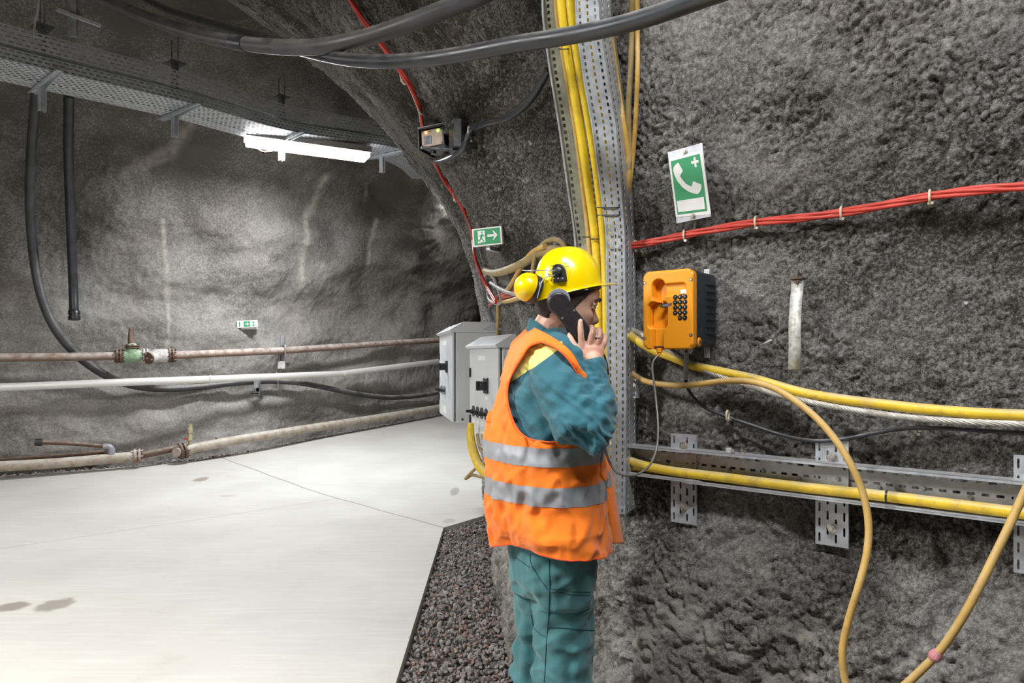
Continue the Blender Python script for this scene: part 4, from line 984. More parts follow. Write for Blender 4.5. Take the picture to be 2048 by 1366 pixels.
for x, lb in ((1245, 'dark tape band around the yellow cable at the left end of the horizontal tray'), (1774, 'dark tape band around the yellow cable right of the middle mounting plate')):
    kx = (x-1024)/F; xx = min((abs(1024+F*(TA+TAX*s_+NF*.03).x/(TA+TAX*s_+NF*.03).y-x), s_) for s_ in [k*.005 for k in range(300)])[1]
    z_ = float(np.interp(xx, [.06, .13, .25, .45, .7, .95], [.005, -.016, -.028, -.030, -.033, -.031])); p = TA+TAX*xx+NF*(.030+.004*math.sin(xx*5))+UP*z_
    o = MB().tube([p-TAX*.003, p+TAX*.003], .0175, 16, sub=2).build('tape_band', m_black); tag(o, lb, 'tape')
# mounting plates behind the tray
def plate(label, px0, px1, top, bot, boltz):
    a = WP(px0, 900, .038); b = WP(px1, 900, .038); w_ = (b-a).length; d_ = (a.y+b.y)/2
    zt_ = CH-(top-HZ)*d_/F; zb_ = CH-(bot-HZ)*d_/F
    t = thing('mounting_plate', label, 'bracket', (a.x, a.y, zb_), WALLROT); h_ = zt_-zb_; nv_ = max(3, int(h_/.046))
    perf(MB(), lambda u, v: Vector((w_*v/4, 0, h_*u/nv_)), nv_, 4, .32, .13).build('plate', m_galv, t, True, weld=.0008, solid=.003, smooth=False)
    MB().box(w_, w_+.002, -.012, .0, 0, h_).build('edge_lip', m_galv, t, True)
    for f_ in boltz:
        z_ = CH-(f_-HZ)*d_/F-zb_
        MB().lathe((w_*.52, 0, z_), (0, -1, 0), [(0, .017), (.003, .017), (.0031, .011), (.012, .011), (.0121, .007), (.022, .006)], 6).build('anchor_bolt', m_bolt, t, True)
    return t
plate('perforated steel mounting plate left end, under the telephone behind the horizontal tray', 1342, 1394, 868, 1047, (892, 1014))
plate('perforated steel mounting plate in the middle of the right wall with two hex bolts', 1631, 1697, 880, 1092, (915, 1055))
plate('perforated steel mounting plate cut by the right edge of the picture', 2027, 2105, 912, 1150, (950, 1110))
plate('small perforated plate peeking out right of the vertical tray', 1252, 1278, 752, 796, (776,))
# loose hardware on top of the tray
for x, lb, big in ((1460, 'chunky square nut on the top edge of the horizontal tray', True), (1484, 'small wing bolt on the top edge of the horizontal tray, right of the square nut', False)):
    xx = min((abs(1024+F*(TA+TAX*s_+NF*.04).x/(TA+TAX*s_+NF*.04).y-x), s_) for s_ in [k*.005 for k in range(300)])[1]; p = TA+TAX*xx+NF*.04+UP*.056
    t = thing('clamp_nut' if big else 'wing_bolt', lb, 'nut', tuple(p), WALLROT)
    if big:
        MB().box(-.012, .006, -.008, .008, 0, .018).build('nut_body', m_whitev, t, True, bevel=.003); MB().cyl((.006, 0, .009), (.016, 0, .009), .006, 8).build('bolt_end', m_bolt, t, True)
    else:
        MB().box(-.010, .010, -.004, .004, 0, .006).build('wing', m_bolt, t, True, bevel=.001); MB().cyl((0, 0, 0), (0, 0, .018), .003, 8).build('stud', m_bolt, t, True)

# ------------------------------------------------------------------ free cables on the right wall
def WO(pts, off): return [WP(x, y, o_ if o_ is not None else off) for x, y, o_ in [(p+(None,))[:3] for p in pts]]
cable('yellow_hose', WO([(1236, 648, .0), (1262, 672), (1300, 697), (1345, 715), (1390, 732), (1450, 745), (1510, 758), (1600, 784), (1680, 798), (1760, 808), (1850, 818), (1950, 826), (2060, 831), (2160, 834)], .075), .0155, m_yel, 'thick dusty yellow hose sloping right across the wall below the telephone', 'hose', n=16)
def rope(pts, R0, label):
    pp, _ = crom(pts, [0]*len(pts), 26); t_ = None; mb = MB()
    for s in range(7):
        out = []; x = None
        for k, p in enumerate(pp):
            tg = (pp[min(k+1, len(pp)-1)]-pp[max(k-1, 0)]).normalized()
            x = tg.orthogonal().normalized() if x is None else (x-tg*x.dot(tg)).normalized(); y = tg.cross(x)
            a = 2*math.pi*s/7+k*.35; out.append(p+(x*math.cos(a)+y*math.sin(a))*R0*.68)
        mb.tube(out, R0*.36, 6, raw=True)
    o = mb.build('wire_rope', m_rope, fixn=False); tag(o, label, 'rope')
rope(WO([(1236, 652, .0), (1270, 662, .06), (1330, 695), (1380, 725), (1430, 748), (1500, 772), (1560, 790), (1640, 808), (1720, 822), (1800, 833), (1900, 842), (2060, 849), (2160, 852)], .08), .0095, 'twisted steel wire rope sloping right just beneath the thick yellow hose')
loop = WO([(1236, 722, 0.010), (1255, 739, 0.040), (1290, 762, 0.070), (1350, 771, 0.100), (1400, 768, 0.110), (1450, 762, 0.115), (1500, 763, 0.120), (1545, 775, 0.130), (1590, 801, 0.140), (1635, 838, 0.150), (1675, 885, 0.160), (1705, 935, 0.170), (1727, 990, 0.170), (1737, 1050, 0.182), (1733, 1110, 0.200), (1715, 1180, 0.221),
           (1697, 1240, 0.220), (1685, 1300, 0.220), (1690, 1360, 0.220), (1710, 1405, 0.230), (1750, 1412, 0.240), (1800, 1378, 0.250), (1845, 1338, 0.250), (1885, 1295, 0.250), (1925, 1235, 0.250), (1955, 1180, 0.241), (1985, 1120, 0.214), (2012, 1065, 0.189), (2042, 1000, 0.160), (2080, 920, 0.150), (2120, 840, 0.120)], .1)
cable('ochre_cable', loop, .0105, m_ochre, 'long ochre cable hanging in a big loop over the tray at lower right', n=14)
p = WP(1871, 1311, .25); q_ = (WP(1885, 1295, .25)-WP(1858, 1325, .25)).normalized()
o = MB().tube([p-q_*.014, p-q_*.005, p+q_*.005, p+q_*.014], [.0125, .0165, .0150, .0120], 12, sub=4).build('tape_knot', m_pink); tag(o, 'faded pink tape knot wound on the ochre cable near the bottom edge', 'tape')
t = thing('black_cable', 'thin black cable drooping from under the telephone and running right along the wall', 'cable', tuple(WP(1375, 760, .06)))
bc = WO([(1373, 704, .13), (1372, 730, .12), (1371, 758, .10), (1382, 788, .07), (1410, 815, .05), (1455, 834, .05), (1510, 853, .05), (1570, 872, .05), (1630, 882, .05), (1690, 878, .05), (1740, 868, .05), (1800, 858, .05), (1870, 856, .05), (1960, 861, .05), (2060, 867, .05), (2160, 870, .05)], .05)
cable('cable_run', bc, .0062, m_blackc, '', parent=t)
MB().tube([bc[0]+Vector((0, 0, .0)), bc[1], bc[2]], [.0075, .009, .0075], 10).build('wrapped_sleeve', m_greyc, t)
for x, y, lb in ((1455, 830, 'clear clip holding the black cable below right of the telephone'), (1833, 856, 'clear clip holding the black cable above the middle plate toward the right edge')): clip(x, y, .05, lb, .013)
# strap, stubs
t = thing('metal_strap', 'bent pale metal strap hanging alone on the right wall', 'strap', tuple(WP(1600, 735, .03)), WALLROT)
o0 = WP(1600, 735, .0); tz = lambda y: CH-(y-HZ)*WP(1600, y, .05).y/F-o0.z
mb = MB(); pr = [(740, .030, -.010), (728, .045, -.006), (710, .062, .0), (690, .070, .003), (660, .072, .003), (630, .062, .002), (600, .045, 0), (580, .032, 0), (562, .030, 0)]
pp, _ = crom([Vector((c_, -a_, tz(y_))) for y_, a_, c_ in pr], [0]*len(pr), 4); w_ = .0185
mb.add([v+Vector((s*w_, 0, 0)) for v in pp for s in (-1, 1)], [(2*k, 2*k+1, 2*k+3, 2*k+2) for k in range(len(pp)-1)])
mb.build('strap_band', m_sil, t, True, solid=.003); MB().box(-.020, .020, -.045, -.0, tz(559), tz(556)).build('top_flange', m_rustd, t, True)
MB().cyl((0, -.045, tz(566)), (0, -.02, tz(566)), .006, 8).build('rivet', m_rustd, t, True)
o = MB().tube([R(1524, 690, .01), R(1532, 686, .03), R(1542, 680, .04)], [.004, .005, .004], 8).build('anchor_stub', m_whitev); tag(o, 'tiny pale stub sticking out of the wall between telephone and metal strap', 'bolt')
o = MB().cyl(R(1932, 606, .0), R(1932, 606, .03)+Vector((0, 0, .0)), .005, 8).build('anchor_stub', m_galv); tag(o, 'tiny shiny nail tip in the wall at far right', 'bolt')
cable('thin_wire', [R(1236, 720, .02), R(1258, 712, .02), R(1290, 708, .02), R(1312, 712, .02)], .002, m_ochre, 'hair-thin pale wire on the wall just under the telephone', n=6)

# ------------------------------------------------------------------ the telephone
Lc = WP(1287, 640, .245); Rc = WP(1386, 640, .245); pw = (Rc-Lc).length
c = (Lc+Rc)/2; zt_ = CH+(HZ-541)*c.y/F; zb_ = CH+(HZ-698)*c.y/F; ph = zt_-zb_
base = Vector((c.x, c.y, zb_))
t = thing('wall_telephone', 'orange industrial telephone with dark ribbed housing on the right wall', 'telephone', tuple(base), WALLROT)
hw = pw/2
def rr(x0, x1, z0, z1, r, n=6):
    out = []
    for cx_, cz_, a0 in ((x1-r, z0+r, -90), (x1-r, z1-r, 0), (x0+r, z1-r, 90), (x0+r, z0+r, 180)):
        out += [(cx_+r*math.cos(R_(a0+90*k/n)), cz_+r*math.sin(R_(a0+90*k/n))) for k in range(n+1)]
    return out
MB().prism(rr(-hw+.004, hw-.002, .006, ph, .018), .048, .205).build('housing_back', m_phob, t, True, bevel=.003)
mb = MB(); o1 = rr(-hw+.004, hw-.002, .006, ph, .018, 8); i1 = rr(-hw+.008, hw-.006, .010, ph-.004, .014, 8); n1 = len(o1)
mb.add([(x, .012, z) for x, z in o1]+[(x, .05, z) for x, z in o1]+[(x, .012, z) for x, z in i1]+[(x, .05, z) for x, z in i1], [(k, (k+1) % n1, n1+(k+1) % n1, n1+k) for k in range(n1)]+[(2*n1+k, 2*n1+(k+1) % n1, 3*n1+(k+1) % n1, 3*n1+k) for k in range(n1)]+[(k, (k+1) % n1, 2*n1+(k+1) % n1, 2*n1+k) for k in range(n1)])
mb.build('housing', m_phob, t, True, bevel=.003)
for k in range(8):                      # cooling ribs on the side
    z_ = ph*.84-k*ph*.091; MB().box(hw-.004, hw+.005, .115, .205, z_-.0015, z_+.0015).build('cooling_rib', m_phob, t, True)
# front moulding with the handset cradle: a height field pushed into the orange face
nx_, nz_ = 170, 240
xs = np.linspace(-hw, hw, nx_); zs = np.linspace(0, ph, nz_); GX, GZ = np.meshgrid(xs, zs, indexing='ij')
def srect(x0, x1, z0, z1, s, r=.012):
    qx = np.abs(GX-(x0+x1)/2)-(x1-x0)/2+r; qz = np.abs(GZ-(z0+z1)/2)-(z1-z0)/2+r
    dd = np.hypot(np.maximum(qx, 0), np.maximum(qz, 0))+np.minimum(np.maximum(qx, qz), 0)-r
    return np.clip(.5-dd/s, 0, 1)
U = lambda u: -hw+u*2*hw
V_ = lambda v: ph*(1-v)
top = srect(U(.18), U(.45), V_(.40), V_(.10), .004, .024)                    # ear cup well
mid_ = srect(U(.10), U(.50), V_(.74), V_(.39), .004, .016)
lowr = srect(U(.17), U(.42), V_(1.05), V_(.70), .004, .006)
keyr = srect(U(.42), U(.86), V_(.32), V_(.17), .006, .010)
hump = np.exp(-(((GX-U(.58))/(.36*hw))**2*1.0+((GZ-V_(.60))/(.13*ph))**2)**1.5)
dep = np.maximum.reduce([top*.032, mid_*.034, lowr*.022, keyr*.010+0])
dep = dep+np.clip((GX-U(.40))/(.2*hw), 0, 1)*0
bowl = srect(U(.28), U(.52), V_(.74), V_(.44), .05, .02)
dep = dep-.026*np.clip(hump, 0, 1)*mid_
edge = srect(-hw, hw, 0, ph, .008, .022)
ins = srect(-hw, hw, 0, ph, 1e-4, .020)
yv = dep+(1-edge)*.006
Vv = np.stack([GX, yv, GZ], 2)
# pull the outline in to rounded corners
for ix in range(nx_):
    pass
cr = .020
for sx in (-1, 1):
    for sz, z0 in ((1, ph), (-1, 0)):
        cx_, cz_ = sx*(hw-cr), z0-sz*cr
        mk_ = ((GX-cx_)*sx > 0) & ((GZ-cz_)*sz > 0); dx_, dz_ = GX-cx_, GZ-cz_; rr_ = np.maximum(np.hypot(dx_, dz_), 1e-9); mx_ = np.maximum(np.abs(dx_), np.abs(dz_))
        f2 = np.where(mk_, mx_/rr_, 1); Vv[..., 0] = np.where(mk_, cx_+dx_*f2, Vv[..., 0]); Vv[..., 2] = np.where(mk_, cz_+dz_*f2, Vv[..., 2])
me = grid_mesh('front_moulding', Vv)
o = link('front_moulding', me, m_pho, t, True)
s_ = o.modifiers.new('t', 'SOLIDIFY'); s_.thickness = .002; s_.offset = 1
MB().prism(rr(-hw, hw, 0, ph, .020), .004, .022).build('moulding_edge', m_pho, t, True) if False else None
mb = MB(); o1 = rr(-hw, hw, 0, ph, .020, 8); n1 = len(o1); i1 = rr(-hw+.006, hw-.006, .006, ph-.006, .016, 8)
mb.add([(x, .005, z) for x, z in o1]+[(x, .030, z) for x, z in o1]+[(x, .030, z) for x, z in i1]+[(x, .006, z) for x, z in i1],
       [(k, (k+1) % n1, n1+(k+1) % n1, n1+k) for k in range(n1)]+[(n1+k, n1+(k+1) % n1, 2*n1+(k+1) % n1, 2*n1+k) for k in range(n1)]); mb.build('moulding_rim', m_pho, t, True)
# keypad: four rows of three and two below
kx_ = [U(.66), U(.755), U(.85)]; kz_ = [V_(.345+.066*r) for r in range(5)]
for r in range(5):
    for c_ in range(3):
        if r == 4 and c_ == 0: continue
        kk_ = MB().lathe((kx_[c_], .002, kz_[r]), (0, -1, 0), [(0, .0082), (.005, .0082), (.0065, .0072), (.007, .004)], 16).build('key', m_key, t, True)
        mb = MB(); x_, z_ = kx_[c_], kz_[r]; y_ = -.0056
        # raised legends: simple digit strokes 1-9, star, 0, hash
        seg = {'a': ((-1, 1.6), (1, 1.6)), 'b': ((1, 1.6), (1, 0)), 'c': ((1, 0), (1, -1.6)), 'd': ((-1, -1.6), (1, -1.6)), 'e': ((-1, 0), (-1, -1.6)), 'f': ((-1, 1.6), (-1, 0)), 'g': ((-1, 0), (1, 0)), 'x': ((-1, -1), (1, 1)), 'y': ((-1, 1), (1, -1)), 'v': ((0, -1.4), (0, 1.4))}
        lg = ['bc', 'abged', 'abgcd', 'fgbc', 'afgcd', 'afgedc', 'abc', 'abcdefg', 'abcdfg', 'xyg', 'abcdef', 'bcefg', '', 'x', 'gv'][r*3+c_]
        for ch in lg:
            (x0, z0), (x1, z1) = seg[ch]; a_, b_ = Vector((x_+x0*.0014, y_, z_+z0*.0014)), Vector((x_+x1*.0014, y_, z_+z1*.0014)); mb.cyl(a_, b_, .0005, 4)
        if lg: mb.build('key_legend', m_wht, kk_, True)
MB().box(U(.76), U(.93), -.001, .006, V_(.305), V_(.255)).build('name_label', m_wht, t, True)
MB().box(U(.70), U(.94), -.0015, .001, V_(.965), V_(.925)).build('foot_label', m_alu, t, True)
mb = MB().prism([(U(.34), V_(.465)), (U(.38), V_(.425)), (U(.64), V_(.405)), (U(.60), V_(.465))], -.001, .016); mb.build('display_bezel', m_key, t, True)
MB().prism([(U(.37), V_(.457)), (U(.41), V_(.430)), (U(.60), V_(.415)), (U(.575), V_(.457))], -.002, .014).build('display', m_lcd, t, True)
for x_, z_ in ((U(.96), V_(.14)), (U(.96), V_(.83)), (U(.03), V_(.14)), (U(.03), V_(.86))):
    MB().cyl((x_, -.002, z_), (x_, .006, z_), .0062, 14).build('screw_recess', m_black, t, True); MB().cyl((x_, -.003, z_), (x_, .004, z_), .0038, 8).build('corner_screw', m_bolt, t, True)
o = MB().lathe((hw-.006, .055, ph*.09), (1, 0, 0), [(0, .015), (.006, .015), (.008, .013)], 20).build('side_lock', m_pho, t, True)
MB().cyl((hw+.0, .055, ph*.085), (hw+.004, .055, ph*.085), .007, 12).build('lock_core', m_rustd, o, True)
MB().lathe((U(.30), .012, .004), (0, 0, -1), [(0, .010), (.014, .010), (.015, .007), (.024, .007)], 14).build('cord_gland', m_pho, t, True)
for x_, y_ in ((U(.80), .06), (U(.60), .08)): MB().lathe((x_, y_, .008), (0, 0, -1), [(0, .009), (.016, .009), (.017, .006), (.024, .006)], 8).build('cable_gland', m_bolt, t, True)
for x_, z0_, z1_ in ((hw-.03, ph-.004, ph+.02), (hw-.03, -.03, .006)): MB().box(x_-.010, x_+.010, .190, .196, z0_, z1_).build('mounting_tab', m_galv, t, True, bevel=.001)
# armoured cord from the telephone to the handset
gw = P(1303, 706, c.y-.06)
gl = Matrix.Translation(base) @ Matrix.Rotation(WALLROT, 4, 'Z') @ Vector((U(.30), .012, -.016))
cord = [gl, P(1305, 730, gl.y-.02), P(1311, 790, 2.20), P(1316, 850, 2.14), P(1313, 898, 2.10), P(1298, 932, 2.06), P(1270, 950, 2.03), P(1240, 948, 2.02), P(1222, 930, 2.03), P(1210, 895, 2.05), P(1206, 850, 2.30), P(1214, 790, 2.33), P(1216, 745, 2.28), P(1206, 705, 2.20), P(1190, 692, 2.12), P(1181, 684, 2.068)]
MB().tube(cord, .0036, 10, sub=10).build('armoured_cord', m_cord, t, fixn=False)
# ------------------------------------------------------------------ the worker
t = NT('skin'); n1 = t.noise(9, 4); n2 = t.noise(60, 3)
c = t.mix(t.ramp(n1, .35, .7), (.66, .41, .30), (.60, .29, .20)); c = t.mix(t.math('MULTIPLY', t.ramp(n2, .4, .7), .25), c, (.74, .50, .40))
z_ = t.sep(t.pos())
stub = t.math('MULTIPLY', t.math('MULTIPLY', t.ramp(z_[2], 1.605, 1.585), t.ramp(z_[2], 1.50, 1.53)), t.math('MULTIPLY', t.ramp(z_[0], .19, .22), t.ramp(z_[0], .285, .275)))
c = t.mix(t.math('MULTIPLY', stub, t.ramp(t.noise(500, 2), .3, .6, .35, .75)), c, (.20, .12, .09))
m_skin = t.out(c, .48, t.bump(t.noise(260, 3), .25, .001), Subsurface_Weight=.10, Subsurface_Radius=(.012, .005, .003), Subsurface_Scale=.5)
def cloth(name, col, dark, wv=900, dirt=None):
    t = NT(name); n1 = t.noise(6, 5, rough=.6); c = t.mix(t.ramp(n1, .3, .72), col, dark)
    if dirt: c = t.mix(t.math('MULTIPLY', t.ramp(t.noise(4, 6, rough=.7), .52, .7), .45), c, dirt)
    return t.out(c, .82, t.bump(t.math('ADD', t.noise(wv, 2), t.math('MULTIPLY', t.noise(38, 4), 1.6)), .28, .004), Sheen_Weight=.25, Specular_IOR_Level=.25)
m_teal = cloth('teal_work_cloth', (.035, .155, .195), (.028, .115, .150))
m_teal2 = cloth('faded_teal_trouser_cloth', (.070, .215, .232), (.050, .165, .185), 700, (.13, .22, .19))
m_vest = cloth('fluorescent_orange_cloth', (1.0, .235, .015), (.95, .19, .012), 1200)
m_trim = cloth('orange_edge_binding', (1, .13, .02), (.9, .1, .02))
m_refl = M('grey_reflective_tape', (.31, .32, .345), .55, .05, .12, 20)
m_hat = M('glossy_yellow_helmet', (.95, .69, .0), .22, 0, .03, 3, coat=.5)
m_cup = M('glossy_ear_cup', (.90, .62, .0), .3, 0, .05, 5, coat=.3)
m_hair = M('dark_brown_hair', (.045, .030, .022), .6, 0, .4, 120, bump=.8, bs=500)
m_hand = M('matt_black_handset', (.022, .020, .022), .38, 0, .1, 30)
m_gry = M('grey_ear_cap', (.26, .27, .31), .4, 0, .1, 30)
m_boot = M('dark_work_boot', (.035, .03, .028), .6, 0, .3, 20)
m_eye = M('eye_white', (.26, .22, .20), .25); m_iris = M('dark_iris', (.05, .035, .02), .15)
YB = 2.17
def B(px, py, dy=0.0): return P(px, py, YB+dy)
def warp(me, fn):
    co = get_co(me); no = get_no(me); set_co(me, co+no*fn(co, no)[:, None]); return me
# --- head in its own frame (x forward, y left, z up), then turned a little away and bowed
HC = B(1135, 607); HM = Matrix.Translation(HC) @ Matrix.Rotation(R_(9), 4, 'Z') @ Matrix.Rotation(R_(9), 4, 'Y')
prof = [(-.128, .050, .020, .018), (-.122, .074, .000, .036), (-.108, .082, -.030, .049), (-.09, .083, -.052, .057), (-.072, .082, -.066, .062), (-.05, .086, -.080, .067), (-.03, .086, -.090, .071),
        (-.01, .084, -.098, .074), (.008, .088, -.102, .075), (.022, .096, -.104, .076), (.045, .097, -.104, .077), (.07, .088, -.098, .073), (.09, .068, -.085, .062), (.108, .040, -.060, .042), (.118, .012, -.030, .018)]
zz_ = np.linspace(-.128, .118, 90); pf = np.array(prof)
xf = np.interp(zz_, pf[:, 0], pf[:, 1]); xb = np.interp(zz_, pf[:, 0], pf[:, 2]); hw_ = np.interp(zz_, pf[:, 0], pf[:, 3])
rings = []
for k, z in enumerate(zz_):
    ring = []
    for i in range(110):
        a = 2*math.pi*i/110; ca, sa = math.cos(a), math.sin(a); e = .85
        cx = (xf[k]*.42+xb[k]*.58); ax = (xf[k]-cx) if ca > 0 else (cx-xb[k])
        x = cx+ax*math.copysign(abs(ca)**e, ca); y = hw_[k]*math.copysign(abs(sa)**e, sa)
        if ca > 0:
            nz = [(-.060, 0), (-.054, .010), (-.046, .023), (-.038, .027), (-.026, .021), (-.010, .011), (.004, .004), (.014, 0)]
            sg = .0125 if z < -.03 else .0095
            x += lerpt(z, nz)*math.exp(-(y/sg)**2) if -.06 < z < .014 else 0
            x += .006*math.exp(-((z+.040)/.010)**2)*math.exp(-((abs(y)-.014)/.006)**2)          # nostril wings
            x -= .013*math.exp(-((z-.000)/.012)**2)*math.exp(-((abs(y)-.032)/.015)**2)          # eye sockets
            x += .005*math.exp(-((z-.022)/.008)**2)*math.exp(-((abs(y)-.028)/.020)**2)          # brow
            x += .005*math.exp(-((z+.032)/.014)**2)*math.exp(-((abs(y)-.042)/.013)**2)          # cheek
            x += .0055*math.exp(-((z+.070)/.0045)**2)*math.exp(-(y/.020)**2)+.006*math.exp(-((z+.081)/.005)**2)*math.exp(-(y/.018)**2)
            x -= .004*math.exp(-((z+.0755)/.0025)**2)*math.exp(-(y/.024)**2)                     # mouth line
            x -= .004*math.exp(-((z+.093)/.006)**2)*math.exp(-(y/.02)**2); x += .006*math.exp(-((z+.112)/.011)**2)*math.exp(-(y/.02)**2)
        ring.append((x, y, z))
    rings.append(ring)
body = MB(); body.loft(rings, M=HM)
for s in (-1, 1):                         # ears
    body.tube([(-.022, s*.074, -.036), (-.032, s*.079, -.030), (-.044, s*.085, -.006), (-.040, s*.085, .016), (-.024, s*.080, .020), (-.018, s*.076, .006)], [.006, .006, .006, .006, .006, .005], 8, M=HM)
    body.sph((-.030, s*.075, -.006), (.014, .006, .026), 12, 8, M=HM)
    body.tube([(.070, s*.047, .004), (.080, s*.040, .0095), (.084, s*.032, .0105), (.083, s*.022, .006)], .0058, 8, M=HM); body.tube([(.070, s*.046, -.003), (.078, s*.040, -.0085), (.081, s*.032, -.0095), (.080, s*.022, -.005)], .003, 8, M=HM)
# neck
body.chain([HM @ Vector((-.018, 0, -.06)), B(1104, 655), B(1096, 690), B(1090, 730)], [.062, .060, .064, .07], 20)
# trunk, legs and arms under the clothes
FY = Vector((math.cos(R_(25)), math.sin(R_(25)), 0)); RT = Vector((math.sin(R_(25)), -math.cos(R_(25)), 0))      # facing, and to his right
def ell(c, a, b, n=28, th=R_(25)):
    out = []
    for i in range(n):
        t_ = 2*math.pi*i/n; x, y = a*math.cos(t_), b*math.sin(t_); out.append((c.x+x*math.cos(th)-y*math.sin(th), c.y+x*math.sin(th)+y*math.cos(th), c.z))
    return out
body.loft([ell(B(1092, 700), .06, .10), ell(B(1090, 735), .08, .16), ell(B(1090, 800), .095, .165), ell(B(1094, 900), .09, .14), ell(B(1098, 980), .09, .145), ell(B(1102, 1070), .105, .165), ell(B(1104, 1140), .10, .16)])
hipR, hipL = B(1124, 1120, -.04), B(1084, 1120, .08)
ankR, ankL = B(1128, 1590, -.04), B(1076, 1590, .085); kR, kL = B(1127, 1310, -.04), B(1078, 1310, .085)
for h_, k__, a_ in ((hipR, kR, ankR), (hipL, kL, ankL)):
    body.chain([h_, h_.lerp(k__, .5), k__, k__.lerp(a_, .4), a_], [.085, .075, .055, .054, .036], 18)
    body.chain([a_, a_+Vector((0, 0, -.045))+FY*.02, a_+Vector((0, 0, -.055))+FY*.12], [.036, .036, .028], 14)
SR, ER, WR = B(1100, 738, -.13), B(1174, 858, -.235), B(1189, 738, -.130)
body.chain([SR, SR.lerp(ER, .5), ER, ER.lerp(WR, .5), WR], [.055, .048, .040, .036, .0265], 18)
SL, EL, WLh = B(1080, 745, .16), B(1088, 880, .20), B(1120, 985, .17)
body.chain([SL, SL.lerp(EL, .5), EL, EL.lerp(WLh, .5), WLh], [.055, .048, .040, .036, .0265], 18)
# right hand around the handset
hy = -.148
def H(px, py, dy): return B(px, py, dy)
body.chain([WR, H(1187, 722, -.132)], [.026, .030], 16)
pal = [(H(1187, 722, -.130), .024, .018), (H(1184, 708, -.128), .038, .017), (H(1183, 694, -.126), .040, .0155), (H(1184, 686, -.123), .037, .013)]
body.loft([[(c_.x+a_*math.cos(2*math.pi*i/20), c_.y+b_*math.sin(2*math.pi*i/20), c_.z+.0*a_) for i in range(20)] for c_, a_, b_ in pal])
fingers = [
    ([H(1166, 696, -.128), H(1163, 683, -.131), H(1162, 668, -.134), H(1161, 655, -.132), H(1161, 643, -.128)], [.0115, .0105, .0098, .0092, .0080]),
    ([H(1179, 690, -.128), H(1182, 676, -.134), H(1185, 664, -.132), H(1184, 656, -.118), H(1180, 655, -.100)], [.0115, .0105, .0100, .0092, .0082]),
    ([H(1192, 692, -.127), H(1197, 680, -.133), H(1200, 668, -.130), H(1198, 660, -.114), H(1192, 660, -.096)], [.0110, .0102, .0095, .0088, .0080]),
    ([H(1203, 698, -.122), H(1208, 687, -.126), H(1210, 677, -.120), H(1207, 671, -.106), H(1200, 672, -.092)], [.0098, .0092, .0085, .0078, .0070]),
    ([H(1166, 716, -.122), H(1156, 703, -.124), H(1147, 690, -.120), H(1142, 679, -.114), H(1139, 670, -.108)], [.0135, .0125, .0108, .0098, .0078])]
for p_, r_ in fingers: body.chain(p_, r_, 12, 3)
body.chain([H(1176, 712, -.124), H(1166, 712, -.124)], [.020, .016], 12)        # ball of the thumb
# left hand, hanging relaxed on the far side
body.chain([WLh, WLh+Vector((.015, .0, -.04)), WLh+Vector((.022, 0, -.085))], [.026, .028, .026], 14)
for k in range(4):
    q0 = WLh+Vector((.022, 0, -.085))+FY*(.024-.016*k)
    body.chain([q0, q0+Vector((.006, -.004, -.035)), q0+Vector((.006, -.014, -.062+.005*abs(k-1)))], [.0095, .009, .0075], 10, 3)
q0 = WLh+Vector((.02, 0, -.045)); body.chain([q0, q0+FY*.035+Vector((0, -.005, -.025)), q0+FY*.045+Vector((0, -.01, -.055))], [.012, .0105, .008], 10, 3)
me = fuse(body, .0027, 2, .5)
person = link('person', me, m_skin)
tag(person, 'worker in yellow helmet, orange reflective vest and teal workwear holding a handset to his ear', 'person')
for p_, r_, nm in ((fingers[0][0], .006, 0), (fingers[4][0], .006, 1)):
    tip = p_[-1]; MB().sph(tip+Vector((0, -.0068 if nm == 0 else -.0052, .001)), (.0052, .0025, .0068), 10, 8).build('finger_nail', M('finger_nail', (.78, .52, .45), .25), person)
rp_ = H(1195.5, 676, -.1325); ax_ = (fingers[2][0][2]-fingers[2][0][1]).normalized()
MB().tube([rp_+(ax_.orthogonal().normalized()*math.cos(a)+ax_.cross(ax_.orthogonal().normalized())*math.sin(a))*.0112 for a in [k*math.pi/10 for k in range(21)]], .0019, 6, sub=2).build('finger_ring', m_bolt, person)
for s in (-1, 1):
    ey = MB().sph((.0725, s*.032, .0005), .0135, 18, 12, M=HM).build('eye', m_eye, person); MB().sph((.0805, s*.032+.001, -.001), (.0062, .0062, .0062), 12, 8, M=HM).build('iris', m_iris, ey)
    MB().tube([(.060, s*.050, .007), (.076, s*.044, .0085), (.085, s*.032, .008), (.085, s*.020, .004)], [.0012, .0022, .0022, .0012], 6, M=HM).build('eyelash', m_hair, person)
    MB().tube([(.074, s*.054, .017), (.088, s*.044, .025), (.096, s*.030, .026), (.098, s*.016, .021)], [.0022, .0045, .0050, .0032], 8, M=HM).build('eyebrow', m_hair, person)
# hair: short cut below the helmet rim
def hsel(z, a):   # hairline: lower towards the nape
    return z > (-.062 if abs(a) > 2.35 else -.045 if abs(a) > 1.95 else -.012)
hr = MB(); rows_ = [k for k in range(90) if -.075 < zz_[k] < .105]
n_a = 110; idx = {}
for k in rows_:
    z = zz_[k]
    for i in range(n_a):
        a = 2*math.pi*i/n_a; a_ = a if a <= math.pi else a-2*math.pi
        lim = lerpt(abs(a_), [(.0, .062), (.75, .050), (1.05, .030), (1.25, -.004), (1.40, -.028), (1.55, -.024), (1.62, .012), (1.95, .018), (2.1, -.040), (2.5, -.062), (3.15, -.066)])
        if z >= lim:
            x, y, zq = rings[k][i]; r_ = math.hypot(x, y)+1e-6; g = min(1, (z-lim)/.006)*.0045+.0012
            idx[(k, i)] = len(hr.v); hr.v.append(tuple(HM @ Vector((x+x/r_*g, y+y/r_*g, zq))))
